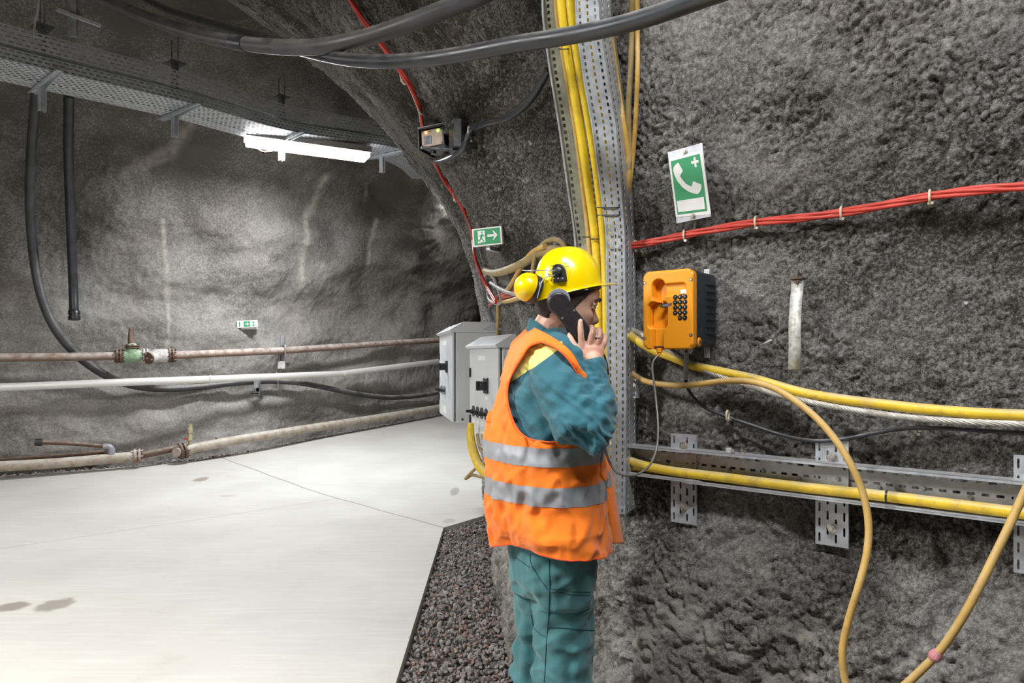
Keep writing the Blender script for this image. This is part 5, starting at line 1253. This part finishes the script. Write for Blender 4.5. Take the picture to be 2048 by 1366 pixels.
for k in rows_[:-1]:
    for i in range(n_a):
        q4 = [(k, i), (k, (i+1) % n_a), (k+1, (i+1) % n_a), (k+1, i)]
        if all(q in idx for q in q4): hr.f.append(tuple(idx[q] for q in q4))
hr.build('hair', m_hair, person, solid=.002)

# --- jacket
def sec(py, pb, pf_, b, grow=0.0, th=R_(25), n=96):
    """cross-section of the trunk at a picture row: back and front edge columns give its depth"""
    H_ = (pf_-pb)/2*YB/F+grow; b_ = b+grow; a = math.sqrt(max(H_**2-(b_*math.sin(th))**2, .02**2))/math.cos(th)
    c = B((pb+pf_)/2, py); out = []
    for i in range(n):
        t_ = 2*math.pi*i/n; ca, sa = math.cos(t_), math.sin(t_); e = .9
        x, y = a*math.copysign(abs(ca)**e, ca), b_*math.copysign(abs(sa)**e, sa)
        out.append(Vector((c.x+x*math.cos(th)-y*math.sin(th), c.y+x*math.sin(th)+y*math.cos(th), c.z)))
    return out
tor = [(648, 1062, 1128, .062), (664, 1050, 1146, .095), (680, 1034, 1160, .140), (700, 1020, 1168, .178), (725, 1009, 1174, .196), (760, 999, 1179, .205), (800, 992, 1182, .208), (850, 986, 1184, .206), (900, 983, 1187, .204), (960, 984, 1192, .205), (1020, 988, 1197, .208), (1060, 994, 1200, .210), (1096, 1000, 1203, .212)]
def tsec(py, grow=0, n=96):
    a = [np.interp(py, [r[0] for r in tor], [r[k] for r in tor]) for k in (1, 2, 3)]; return sec(py, a[0], a[1], a[2], grow, n=n)
jk = MB(); jk.loft([[tuple(v) for v in tsec(py, -.012, 40)] for py in range(660, 1080, 15)])
jk.chain([B(1090, 730, -.085), SR, SR.lerp(ER, .35)+Vector((-.005, 0, 0)), SR.lerp(ER, .75), ER+Vector((-.010, 0, -.010)), ER.lerp(WR, .35)+Vector((.012, 0, 0)), ER.lerp(WR, .70)+Vector((.006, 0, 0)), ER.lerp(WR, .93)], [.050, .066, .078, .078, .071, .062, .050, .040], 24)
jk.chain([ER.lerp(WR, .88), ER.lerp(WR, .985)], [.042, .041], 20)
jk.chain([B(1082, 738, .10), SL, SL.lerp(EL, .5), EL, EL.lerp(WLh, .5), EL.lerp(WLh, .95)], [.062, .068, .064, .060, .052, .045], 20)
jme = fuse(jk, .0048, 4, .5)
def wr_jacket(co, no):
    ar = co[:, 1] < 2.09
    ax = np.stack([co[:, 0]*.75+co[:, 2]*.95, co[:, 1]*.6, co[:, 2]*.75-co[:, 0]*.95], 1)
    w1 = fbm(ax*[1, .6, .28], 26, 2, 131); w2 = fbm(ax*[.35, .6, 1], 17, 2, 135)
    el = np.exp(-(((co[:, 0]-ER.x)/.11)**2+((co[:, 2]-ER.z)/.12)**2))
    fold = (1-np.abs(w1)*2.6).clip(-1, 1)*.0075*(.6+el)+w2*.012
    fr_ = np.sin((co[:, 2]*1.0-(co[:, 0]-ER.x)*.7+.012*fbm(co, 9, 2, 139))*2*np.pi/.043)*.0060*np.exp(-(((co[:, 0]-(ER.x+.03))/.06)**2+((co[:, 2]-(ER.z+.085))/.06)**2))
    cuff = np.sin(co[:, 2]*2*np.pi/.016)*.0025*np.exp(-(((co[:, 0]-WR.x)/.06)**2+((co[:, 2]-WR.z+.03)/.03)**2))
    return fold+fr_*ar*(.55+.8*fbm(co, 13, 2, 143))+cuff*ar*.6
warp(jme, wr_jacket)
t = NT('teal_jacket_cloth'); s = t.sep(t.pos()); n1 = t.noise(6, 5, rough=.6); c = t.mix(t.ramp(n1, .3, .72), (.035, .155, .200), (.028, .115, .150))
lo = t.math('GREATER_THAN', t.math('ADD', t.math('SUBTRACT', s[2], 1.425), t.math('MULTIPLY', t.math('SUBTRACT', s[0], .055), -.72)), 0.0)
on = t.math('MULTIPLY', t.math('MULTIPLY', lo, t.math('LESS_THAN', s[2], 1.508)), t.math('MULTIPLY', t.math('LESS_THAN', s[1], 2.12), t.math('LESS_THAN', s[0], .150)))
c = t.mix(on, c, (.86, .80, .20))
m_jack = t.out(c, .82, t.bump(t.math('ADD', t.noise(900, 2), t.math('MULTIPLY', t.noise(38, 4), 1.6)), .28, .004), Sheen_Weight=.25, Specular_IOR_Level=.25)
jacket = link('jacket', jme, m_jack, person)
# collar standing round the neck
cr_ = []
for k, (py_b, py_f, hwid, grow) in enumerate(((668, 738, .078, .0), (655, 725, .074, 0), (640, 708, .068, 0), (637, 704, .066, 0))):
    ring = []
    for i in range(48):
        a = 2*math.pi*i/48; ca = (1-math.cos(a))/2       # 0 front, 1 back
        py = py_f+(py_b-py_f)*ca; cx_ = 1112-28*ca+ (0); px = 1108+ (52-3*k)*math.cos(a)-4
        y = YB+.004+hwid*math.sin(a); p = P(px, py, YB); ring.append((p.x+math.sin(R_(20))*0, y+.02*math.cos(a), p.z))
    cr_.append(ring)
mb = MB(); mb.loft(cr_, cap=False); co_ = mb.build('collar', m_teal, jacket, solid=.005)

# --- vest: trunk shell with arm holes, open front, and the loose far flap
NUv, NVv = 220, 150
pys = np.linspace(650, 1097, NVv)
G = np.zeros((NUv, NVv, 3))
for j, py in enumerate(pys):
    rg_ = tsec(py, .004+.008*min(1, (py-650)/80), NUv)
    for i, v in enumerate(rg_): G[i, j] = v
q = G.reshape(-1, 3); ctr = np.array([(tsec(900)[0].x+tsec(900)[48].x)/2, YB, 0]); nr = q-ctr; nr[:, 2] = 0; nr /= np.linalg.norm(nr, axis=1, keepdims=True)+1e-9
hz = np.clip((1.50-q[:, 2])/.25, 0, 1); lowv = np.clip((1.15-q[:, 2])/.3, 0, 1)
ang = np.arctan2(q[:, 1]-YB, q[:, 0]-ctr[0])
fold = fbm(np.stack([ang*1.6, q[:, 2]*2.2, ang*0], 1), 2.2, 2, 151)*.016*hz+(1-np.abs(fbm(np.stack([ang*1.2+q[:, 2]*2.0, q[:, 2]*5-ang*.8, ang*0], 1), 2.0, 2, 155))*3).clip(-1, 1)*.0085*hz
fold += .012*lowv*np.sin(ang*4+.8)+.012*np.exp(-((q[:, 2]-.93)/.05)**2)*np.exp(-((ang+1.6)/.5)**2)-.010*np.exp(-((q[:, 2]-1.005)/.035)**2)*np.exp(-((ang+1.5)/.6)**2)
q = q+nr*fold[:, None]
q[:, 1] -= .020*np.exp(-((q[:, 2]-1.47)/.07)**2)*np.clip((YB-.03-q[:, 1])/.06, 0, 1)
q[:, 2] += .012*np.sin(ang*2+.5)*np.clip((.93-q[:, 2])/.05, 0, 1)+.045*np.clip((.95-q[:, 2])/.1, 0, 1)*np.clip(-np.sin(ang), 0, 1)**1.2
G = q.reshape(G.shape)
PX = 1024+F*G[..., 0]/G[..., 1]; PY = HZ-F*(G[..., 2]-CH)/G[..., 1]
# outline of the near arm hole, in metres on the near side (x, z); the far one mirrors it
hole_px = [(1082, 684), (1104, 692), (1128, 709), (1147, 734), (1159, 762), (1168, 800), (1164, 840), (1145, 872), (1112, 884), (1080, 882), (1055, 876), (1035, 858), (1022, 830), (1015, 800), (1016, 772), (1026, 745), (1045, 712), (1060, 692)]
hp_, _ = crom([Vector((a, b, 0)) for a, b in hole_px+hole_px[:1]], [0]*19, 8); hole = np.array([(v.x, v.y) for v in hp_[:-1]])
def inside(px, py, poly):
    r = np.zeros(px.shape, bool); j = len(poly)-1
    for i in range(len(poly)):
        xi, yi = poly[i]; xj, yj = poly[j]
        r ^= ((yi > py) != (yj > py)) & (px < (xj-xi)*(py-yi)/(yj-yi+1e-9)+xi); j = i
    return r
side = (G-np.array([ctr[0], YB, 0])) @ np.array([RT.x, RT.y, 0])
near = side > .03
# mirror coordinates for the far hole: use the same index reflected across the trunk's plane
neckpx = [(1020, 560), (1020, 648), (1045, 650), (1064, 654), (1086, 664), (1109, 677), (1130, 692), (1146, 709), (1164, 740), (1205, 800), (1205, 560)]
ins_n = inside(PX, PY, hole) & near
nk_, _ = crom([Vector((a, b, 0)) for a, b in neckpx[1:9]], [0]*8, 10); neck = np.array([(v.x, v.y) for v in nk_])
ins_k = inside(PX, PY, [(1020, 560)]+neck.tolist()+[(1205, 775), (1205, 560)]) & (side > -.01)
refl = (NUv-np.arange(NUv)) % NUv
ins = ins_n | (ins_n[refl]) | ins_k | (ins_k[refl] & (side < .05))
# snap rim vertices of the near hole to its outline
Gs = G.copy()
nb = np.zeros_like(ins)
for dx in (-1, 0, 1):
    for dy in (-1, 0, 1): nb |= np.roll(np.roll(ins_n, dx, 0), dy, 1)
rim = nb & ~ins_n & near
for i, j in zip(*np.where(rim)):
    dd = np.hypot(hole[:, 0]-PX[i, j], hole[:, 1]-PY[i, j]); h_ = hole[dd.argmin()]; y = G[i, j, 1]
    if dd.min() < 9: Gs[i, j] = ((h_[0]-1024)*y/F, y, CH+(HZ-h_[1])*y/F)
nb = np.zeros_like(ins)
for dx in (-1, 0, 1):
    for dy in (-1, 0, 1): nb |= np.roll(np.roll(ins_k, dx, 0), dy, 1)
for i, j in zip(*np.where(nb & ~ins & near)):
    dd = np.hypot(neck[:, 0]-PX[i, j], neck[:, 1]-PY[i, j]); h_ = neck[dd.argmin()]; y = G[i, j, 1]
    if dd.min() < 7: Gs[i, j] = ((h_[0]-1024)*y/F, y, CH+(HZ-h_[1])*y/F)
thv = 2*np.pi*np.arange(NUv)/NUv; thv = np.where(thv > np.pi, thv-2*np.pi, thv)
def open_at(j):      # front opening between the two panels, wider low down; negative angles are the near side
    py = pys[j]; return lerpt(py, [(650, -.95), (700, -.62), (760, -.42), (850, -.40), (900, -.42), (1097, -.50)]), lerpt(py, [(650, .95), (700, .62), (760, .35), (900, .30), (1097, .25)])
keep = np.zeros((NUv, NVv), bool)
for j in range(NVv):
    lo_, hi_ = open_at(j); keep[:, j] = ~((thv > lo_) & (thv < hi_))
    if pys[j] < 664: keep[:, j] &= (np.abs(thv) > 2.0-(664-pys[j])*0)
keep &= ~ins
def sub_mesh(mask, Gx, push=0.0, jr=None):
    mb = MB(); id_ = -np.ones((NUv, NVv), int); nrm = nr.reshape(G.shape)
    fs = []
    for i in range(NUv):
        i2 = (i+1) % NUv
        for j in range(NVv-1):
            if jr and not (jr(i, j) and jr(i2, j)): continue
            if mask[i, j] and mask[i2, j] and mask[i2, j+1] and mask[i, j+1]:
                f = []
                for a, b in ((i, j), (i2, j), (i2, j+1), (i, j+1)):
                    if id_[a, b] < 0: id_[a, b] = len(mb.v); mb.v.append(tuple(Gx[a, b]+nrm[a, b]*push))
                    f.append(int(id_[a, b]))
                mb.f.append(tuple(f))
    return mb
vest = sub_mesh(keep, Gs).build('reflective_vest', m_vest, person, solid=.003, angle=80)
ztop = lambda z: (z[0], z[1])
def zrow(z): # picture row whose silhouette height is z
    return HZ-(z-CH)*F/YB
bands = [(896-17, 896+17), (968-18, 968+18)]
jys = lambda a, b: [j for j in range(NVv) if a <= pys[j] <= b]
for a, b in bands:
    # resample so the band has clean edges
    nb_ = 10; Gb = np.zeros((NUv, NVv, 3)); rowsb = np.linspace(a, b, nb_)
    mb = MB(); ids = {}
    for i in range(NUv):
        for k, py in enumerate(rowsb):
            jf = np.interp(py, pys, np.arange(NVv)); j0 = int(jf); f_ = jf-j0
            p = Gs[i, j0]*(1-f_)+Gs[i, j0+1]*f_; n__ = nr.reshape(G.shape)[i, j0]; ids[i, k] = len(mb.v); mb.v.append(tuple(p+n__*.0028))
    for i in range(NUv):
        i2 = (i+1) % NUv; jm = int(np.interp((a+b)/2, pys, np.arange(NVv)))
        if keep[i, jm] and keep[i2, jm]:
            for k in range(nb_-1): mb.f.append((ids[i, k], ids[i2, k], ids[i2, k+1], ids[i, k+1]))
    b2_ = bmesh.new(); me_ = bpy.data.meshes.new('t'); me_.from_pydata(mb.v, [], mb.f); b2_.from_mesh(me_)
    bmesh.ops.delete(b2_, geom=[v for v in b2_.verts if not v.link_faces], context='VERTS'); b2_.to_mesh(me_); b2_.free()
    me_.polygons.foreach_set('use_smooth', [True]*len(me_.polygons)); link('reflective_stripe', me_, m_refl, vest)
# binding round the arm hole, hem and near front edge
def on_vest(i, j): return Vector(Gs[i % NUv, j])
rimpts = []
order = hole[::4]
for h_ in order:
    dd = np.where(near & rim, np.hypot(PX-h_[0], PY-h_[1]), 1e9); i, j = np.unravel_index(dd.argmin(), dd.shape); rimpts.append(Vector(Gs[i, j]))
rp2 = [P(h_[0], h_[1], p.y-.002) for h_, p in zip(order, rimpts)]; ysm = [sum(rp2[(k+d_) % len(rp2)].y for d_ in (-1, 0, 1))/3 for k in range(len(rp2))]
rp2 = [P(h_[0], h_[1], y-.003) for h_, y in zip(order, ysm)]
MB().tube(rp2+rp2[:1], .0026, 6, sub=3).build('armhole_binding', m_trim, vest)
iN = lambda j: int(round((open_at(j)[0] % (2*np.pi))/(2*np.pi)*NUv))-1
MB().tube([on_vest(iN(j), j) for j in range(8, NVv, 4)]+[on_vest(iN(NVv-1), NVv-1)], .0028, 6, sub=2).build('front_binding', m_trim, vest)
hem = [on_vest(i, NVv-1) for i in range(int(.25/(2*np.pi)*NUv)+2, iN(NVv-1)+1, 3)]
MB().tube(hem, .0028, 6, sub=2).build('hem_binding', m_trim, vest)
# far front panel hanging free, seen beyond the near one
def flap(u, v):      # u 0..1 across, v 0..1 down
    py = 880+(1083-880)*v
    x0 = 1170+(1200-1170)*v; x1 = 1212+(1247-1212)*v; px = x0+(x1-x0)*u
    dy = -.005+.10*(1-u)+.05*u+.018*math.sin(u*5+v*2)-.05*math.sin(u*math.pi)
    yb = .06*(1-v); return B(px, py+(4 if u > .5 else -6)*v, dy+yb*.2)
def fgrid(v0, v1, nu_, nv_, push=0):
    V = np.array([[tuple(flap(i/nu_, v0+(v1-v0)*j/nv_)+Vector((0, -push, 0))) for j in range(nv_+1)] for i in range(nu_+1)]); return grid_mesh('front_flap', V)
fl = link('front_flap', fgrid(0, 1, 24, 60), m_vest, vest); s_ = fl.modifiers.new('t', 'SOLIDIFY'); s_.thickness = .002
link('reflective_stripe', fgrid(.04, .135, 24, 6, .003), m_refl, vest) if False else None
for a, b in ((882, 909), (940, 972)):
    o = link('reflective_stripe', fgrid((a-880)/203, (b-880)/203, 24, 8, .004), m_refl, vest)
# lining seen between body and flap
V = np.array([[tuple(B(1176+(1222-1176)*i/10, 1010+(1088-1010-(6 if i > 5 else 0))*j/10, .10)) for j in range(11)] for i in range(11)])
o = link('vest_lining', grid_mesh('vest_lining', V), M('grey_mesh_lining', (.22, .23, .24), .8), vest)

# --- trousers
tr = MB()
tr.loft([ell(B(1104, 1050), .115, .170, 32), ell(B(1103, 1100), .118, .172, 32), ell(B(1104, 1150), .118, .170, 32), ell(B(1106, 1185), .105, .155, 32)])
Rl = [(1140, 1120, .088), (1136, 1170, .100), (1136, 1220, .094), (1137, 1280, .089), (1137, 1340, .090), (1138, 1400, .086), (1138, 1480, .082), (1138, 1560, .080), (1140, 1606, .076)]
Ll = [(1072, 1120, .088), (1076, 1180, .094), (1076, 1240, .086), (1070, 1300, .084), (1066, 1366, .082), (1066, 1440, .080), (1066, 1540, .078), (1066, 1600, .075)]
tr.chain([B(x-10, y, -.035) for x, y, r_ in Rl], [r_*.97 for _, _, r_ in Rl], 28)
tr.chain([B(x+8, y, .085) for x, y, r_ in Ll], [r_*.95 for _, _, r_ in Ll], 28)
tme = fuse(tr, .0052, 5, .5)
def wr_tr(co, no):
    a = np.stack([co[:, 0]*.8+co[:, 2]*.6, co[:, 1], co[:, 2]*.8-co[:, 0]*.6], 1)
    w1 = fbm(a*[.45, .7, 1.2], 11, 2, 171); w2 = fbm(co*[1.3, 1, .22], 14, 2, 175); w3 = fbm(a*[1, .6, .4], 22, 2, 179)
    low = np.clip((.62-co[:, 2])/.25, 0, 1)
    sag = np.sin((co[:, 2]+.35*(co[:, 0]-.17)+.02*fbm(co, 6, 2, 177))*2*np.pi/.085)*.007*low
    return (1-np.abs(w1)*2.4).clip(-1, 1)*.011+w2*.012+w3*.006+sag
warp(tme, wr_tr)
trousers = link('trousers', tme, m_teal2, person)
BT = BVHTree.FromPolygons([tuple(v) for v in get_co(tme)], [tuple(p.vertices) for p in tme.polygons])
def on_tr(px, py, off=.001):
    dr = (P(px, py, 1)-CAM).normalized(); h = BT.ray_cast(CAM, dr); return h[0]-dr*off if h[0] else None
m_seam = M('dark_seam', (.02, .075, .09), .9)
def seam(pts, name='seam', mat=None, r=.0013):
    pp, _ = crom([Vector((a, b, 0)) for a, b in pts], [0]*len(pts), 8); q = [on_tr(v.x, v.y) for v in pp]; q = [v for v in q if v]
    if len(q) > 2: MB().tube(q, r, 5, raw=True).build(name, mat or m_seam, trousers)
seam([(1098, 1108), (1099, 1150), (1099, 1180), (1097, 1230), (1093, 1280), (1090, 1340), (1088, 1364)]); seam([(1102, 1178), (1130, 1181), (1160, 1184), (1181, 1184)]); seam([(1102, 1184), (1130, 1187), (1160, 1190), (1181, 1190)])
seam([(1098, 1254), (1130, 1256), (1160, 1259), (1190, 1261)]); seam([(1060, 1108), (1063, 1130), (1078, 1155), (1096, 1180)]); seam([(1032, 1115), (1045, 1125), (1060, 1135)])
seam([(1094, 1274), (1080, 1268), (1068, 1255), (1062, 1230)])
q_ = on_tr(1100, 1104, .003)
if q_: MB().add([q_+Vector((-.008, 0, .006)), q_+Vector((.012, 0, .010)), q_+Vector((.0, -.002, -.022)), q_+Vector((-.006, -.001, -.008))], [(0, 3, 2, 1)]).build('yellow_tab', m_cup, trousers, solid=.001)
# boots
for nm, a_ in (('boot', ankR), ('boot', ankL)):
    mb = MB(); mb.chain([a_+Vector((0, 0, .10)), a_+Vector((0, 0, .02)), a_+Vector((0, 0, -.035))+FY*.03, a_+Vector((0, 0, -.04))+FY*.13], [.055, .056, .052, .045], 18)
    bo = link('boot', warp(fuse(mb, .007, 3), lambda co, no: np.zeros(len(co))), m_boot, person)
    ol = [a_+FY*(.045+.145*math.cos(t_))+RT*(.048*math.sin(t_)) for t_ in [2*math.pi*k/24 for k in range(24)]]
    mb = MB(); mb.loft([[(v.x, v.y, z) for v in ol] for z in (-.043, -.018)]); mb.build('boot_sole', m_black, bo)

# --- helmet
HB = B(1136, 574); HMt = Matrix.Translation(HB) @ Matrix.Rotation(R_(17), 4, 'Z') @ Matrix.Rotation(R_(-5), 4, 'Y')
def rimz(a): return -.034*((1-math.cos(a))/2)**1.6
rings = []; NA = 72
for k in range(30):
    t_ = k/29; hgt = .127*math.sin(t_*math.pi/2)**.92; rr_ = max(math.cos(t_*math.pi/2), 0)**.78 if t_ < 1 else .0
    ring = []
    for i in range(NA):
        a = 2*math.pi*i/NA; f_ = 1-t_
        ring.append((-.002+.111*rr_*math.cos(a), .098*rr_*math.sin(a), rimz(a)*f_**2+hgt))
    rings.append(ring)
hat = MB(); lo_ = [[(x*1.0, y*1.0, z) for x, y, z in rings[0]]]
bmr = []
for ext, dz in ((0, 0), (.5, -.001), (1, -.004), (1.0, -.006), (.5, -.004), (-.03, -.004)):
    ring = []
    for i in range(NA):
        a = 2*math.pi*i/NA; e = .007+.049*math.exp(-(min(a, 2*math.pi-a)/.62)**2.4); r_ = 1+e*ext/.104
        ring.append((-.002+.111*r_*math.cos(a), .098*r_*math.sin(a), rimz(a)+dz+.004*ext*math.exp(-(min(a, 2*math.pi-a)/.62)**2)))
    bmr.append(ring)
hat.loft(rings[::-1]+bmr, cap=True, M=HMt)
helmet = hat.build('hard_hat', m_hat, person, angle=50, weld=.0002)
MB().tube([HMt @ Vector((-.002+.104*math.cos(a), .092*math.sin(a), rimz(a)-.008)) for a in [2*math.pi*k/40 for k in range(41)]], .006, 6, sub=1).build('inner_headband', m_black, helmet)
def onhat(px, py, off=.0):
    dr = (P(px, py, 1)-CAM).normalized(); h = BH.ray_cast(CAM, dr); return (h[0]+h[1]*off if h[1].dot(dr) < 0 else h[0]-h[1]*off)
BH = BVHTree.FromPolygons([tuple(v.co) for v in helmet.data.vertices], [tuple(p.vertices) for p in helmet.data.polygons])
for (x0, y0, x1, y1) in ((1128, 528, 1138, 526), (1130, 534, 1138, 532), (1101, 532, 1108, 531), (1101, 540, 1107, 539)):
    MB().tube([onhat(x0, y0, .0005), onhat(x1, y1, .0005)], .0009, 5, sub=4).build('vent_slot', m_black, helmet)
# slot bracket on the side
bp_ = [(1104, 540), (1107, 533), (1113, 529), (1121, 529), (1128, 533), (1132, 541), (1135, 563), (1108, 567)]
a0 = [onhat(x, y, .001) for x, y in bp_]; a1 = [v+Vector((-.002, -.013, 0)) for v in a0]; n_ = len(a0)
mb = MB(); mb.add(a0+a1, [(i, (i+1) % n_, n_+(i+1) % n_, n_+i) for i in range(n_)]+[tuple(range(n_, 2*n_)), tuple(range(n_-1, -1, -1))]); br_ = mb.build('side_bracket', m_black, helmet, bevel=.0025)
bc_ = onhat(1118, 545, .014)+Vector((0, -.003, 0)); MB().lathe(bc_, (-.1, -1, .1), [(0, .012), (.005, .012), (.007, .009)], 16).build('bracket_boss', m_black, br_)
for x in (1110, 1118, 1126): MB().cyl(onhat(x, 559, .012), onhat(x, 559, .018)+Vector((0, -.004, 0)), .0018, 6).build('bracket_pin', m_clip, br_)
# wire arm and parked ear muff
ec = B(1052, 573, -.085); axm = Vector((.80, .42, -.30)).normalized()
ea, eb = ec+axm*.012, ec+axm*.040
mb = MB(); mb.lathe(ec-axm*.036, axm, [(0, .002), (.0015, .012), (.006, .023), (.014, .034), (.024, .041), (.036, .0445), (.046, .0450), (.050, .044)], 36); muff = mb.build('ear_muff_cup', m_cup, helmet)
MB().lathe(ec+axm*.013, axm, [(0, .041), (.001, .046), (.005, .046), (.006, .043), (.010, .046), (.020, .046), (.026, .040), (.027, .025)], 32).build('ear_cushion', m_black, muff)
MB().tube([onhat(1110, 544, .012), onhat(1090, 543, .010), B(1078, 541, -.115), ec+Vector((.01, -.045, .042)), ec+Vector((-.012, -.035, .045))], .0017, 6).build('wire_arm', m_galv, muff)
MB().tube([onhat(1112, 552, .012), onhat(1096, 556, .012), B(1084, 563, -.125), ec+Vector((.042, -.040, -.005)), ec+Vector((.033, -.034, -.040))], .0017, 6).build('wire_arm', m_galv, muff)
MB().tube([HMt @ Vector((.02, -.094, -.006)), HMt @ Vector((.02, -.094, -.020))], .006, 10).build('chin_strap_button', m_whitev, helmet)

# --- handset
ha, hb = B(1117, 607, -.118), B(1171, 673, -.105)
ux = (hb-ha).normalized(); uz = Vector((ux.z, 0, -ux.x)).normalized(); uz = uz if uz.z > 0 else -uz; uy = ux.cross(uz).normalized(); uy = -uy if uy.y < 0 else uy
Lh = (hb-ha).length; hm = Matrix.Translation(ha) @ Matrix((ux, uy, uz)).transposed().to_4x4()
t = thing('telephone_handset', 'black telephone handset held to the ear in the hand of the worker', 'handset', tuple(ha), rot=Matrix((ux, uy, uz)).transposed())
def capsule(r0, r1, L_, x0=0):
    out = []
    for k in range(15): a = R_(90+180*k/14); out.append((x0+r0*math.cos(a), r0*math.sin(a)))
    w_ = min(r0, r1)*.93
    out += [(x0+r0*.4+.01, -w_), (L_-.02, -w_)]
    for k in range(15): a = R_(-90+180*k/14); out.append((L_+r1*math.cos(a), r1*math.sin(a)))
    out += [(L_-.02, w_), (x0+r0*.4+.01, w_)]
    return out
MB().prism(capsule(.0335, .0300, Lh), -.013, .010).build('handset_body', m_hand, t, True, bevel=.006, seg=4)
MB().lathe((-.006, .006, .008), (0, 1, 0), [(0, .034), (.004, .0355), (.014, .035), (.020, .031)], 30).build('ear_cap', m_gry, t, True)
MB().lathe((Lh, .006, -.002), (0, 1, 0), [(0, .029), (.020, .029), (.030, .024)], 26).build('mouth_cap', m_hand, t, True)
for x_, z_ in ((.045, .022), (.040, -.020)): MB().cyl((x_, -.0150, z_), (x_, -.010, z_), .0032, 10).build('casing_screw', m_bolt, t, True)
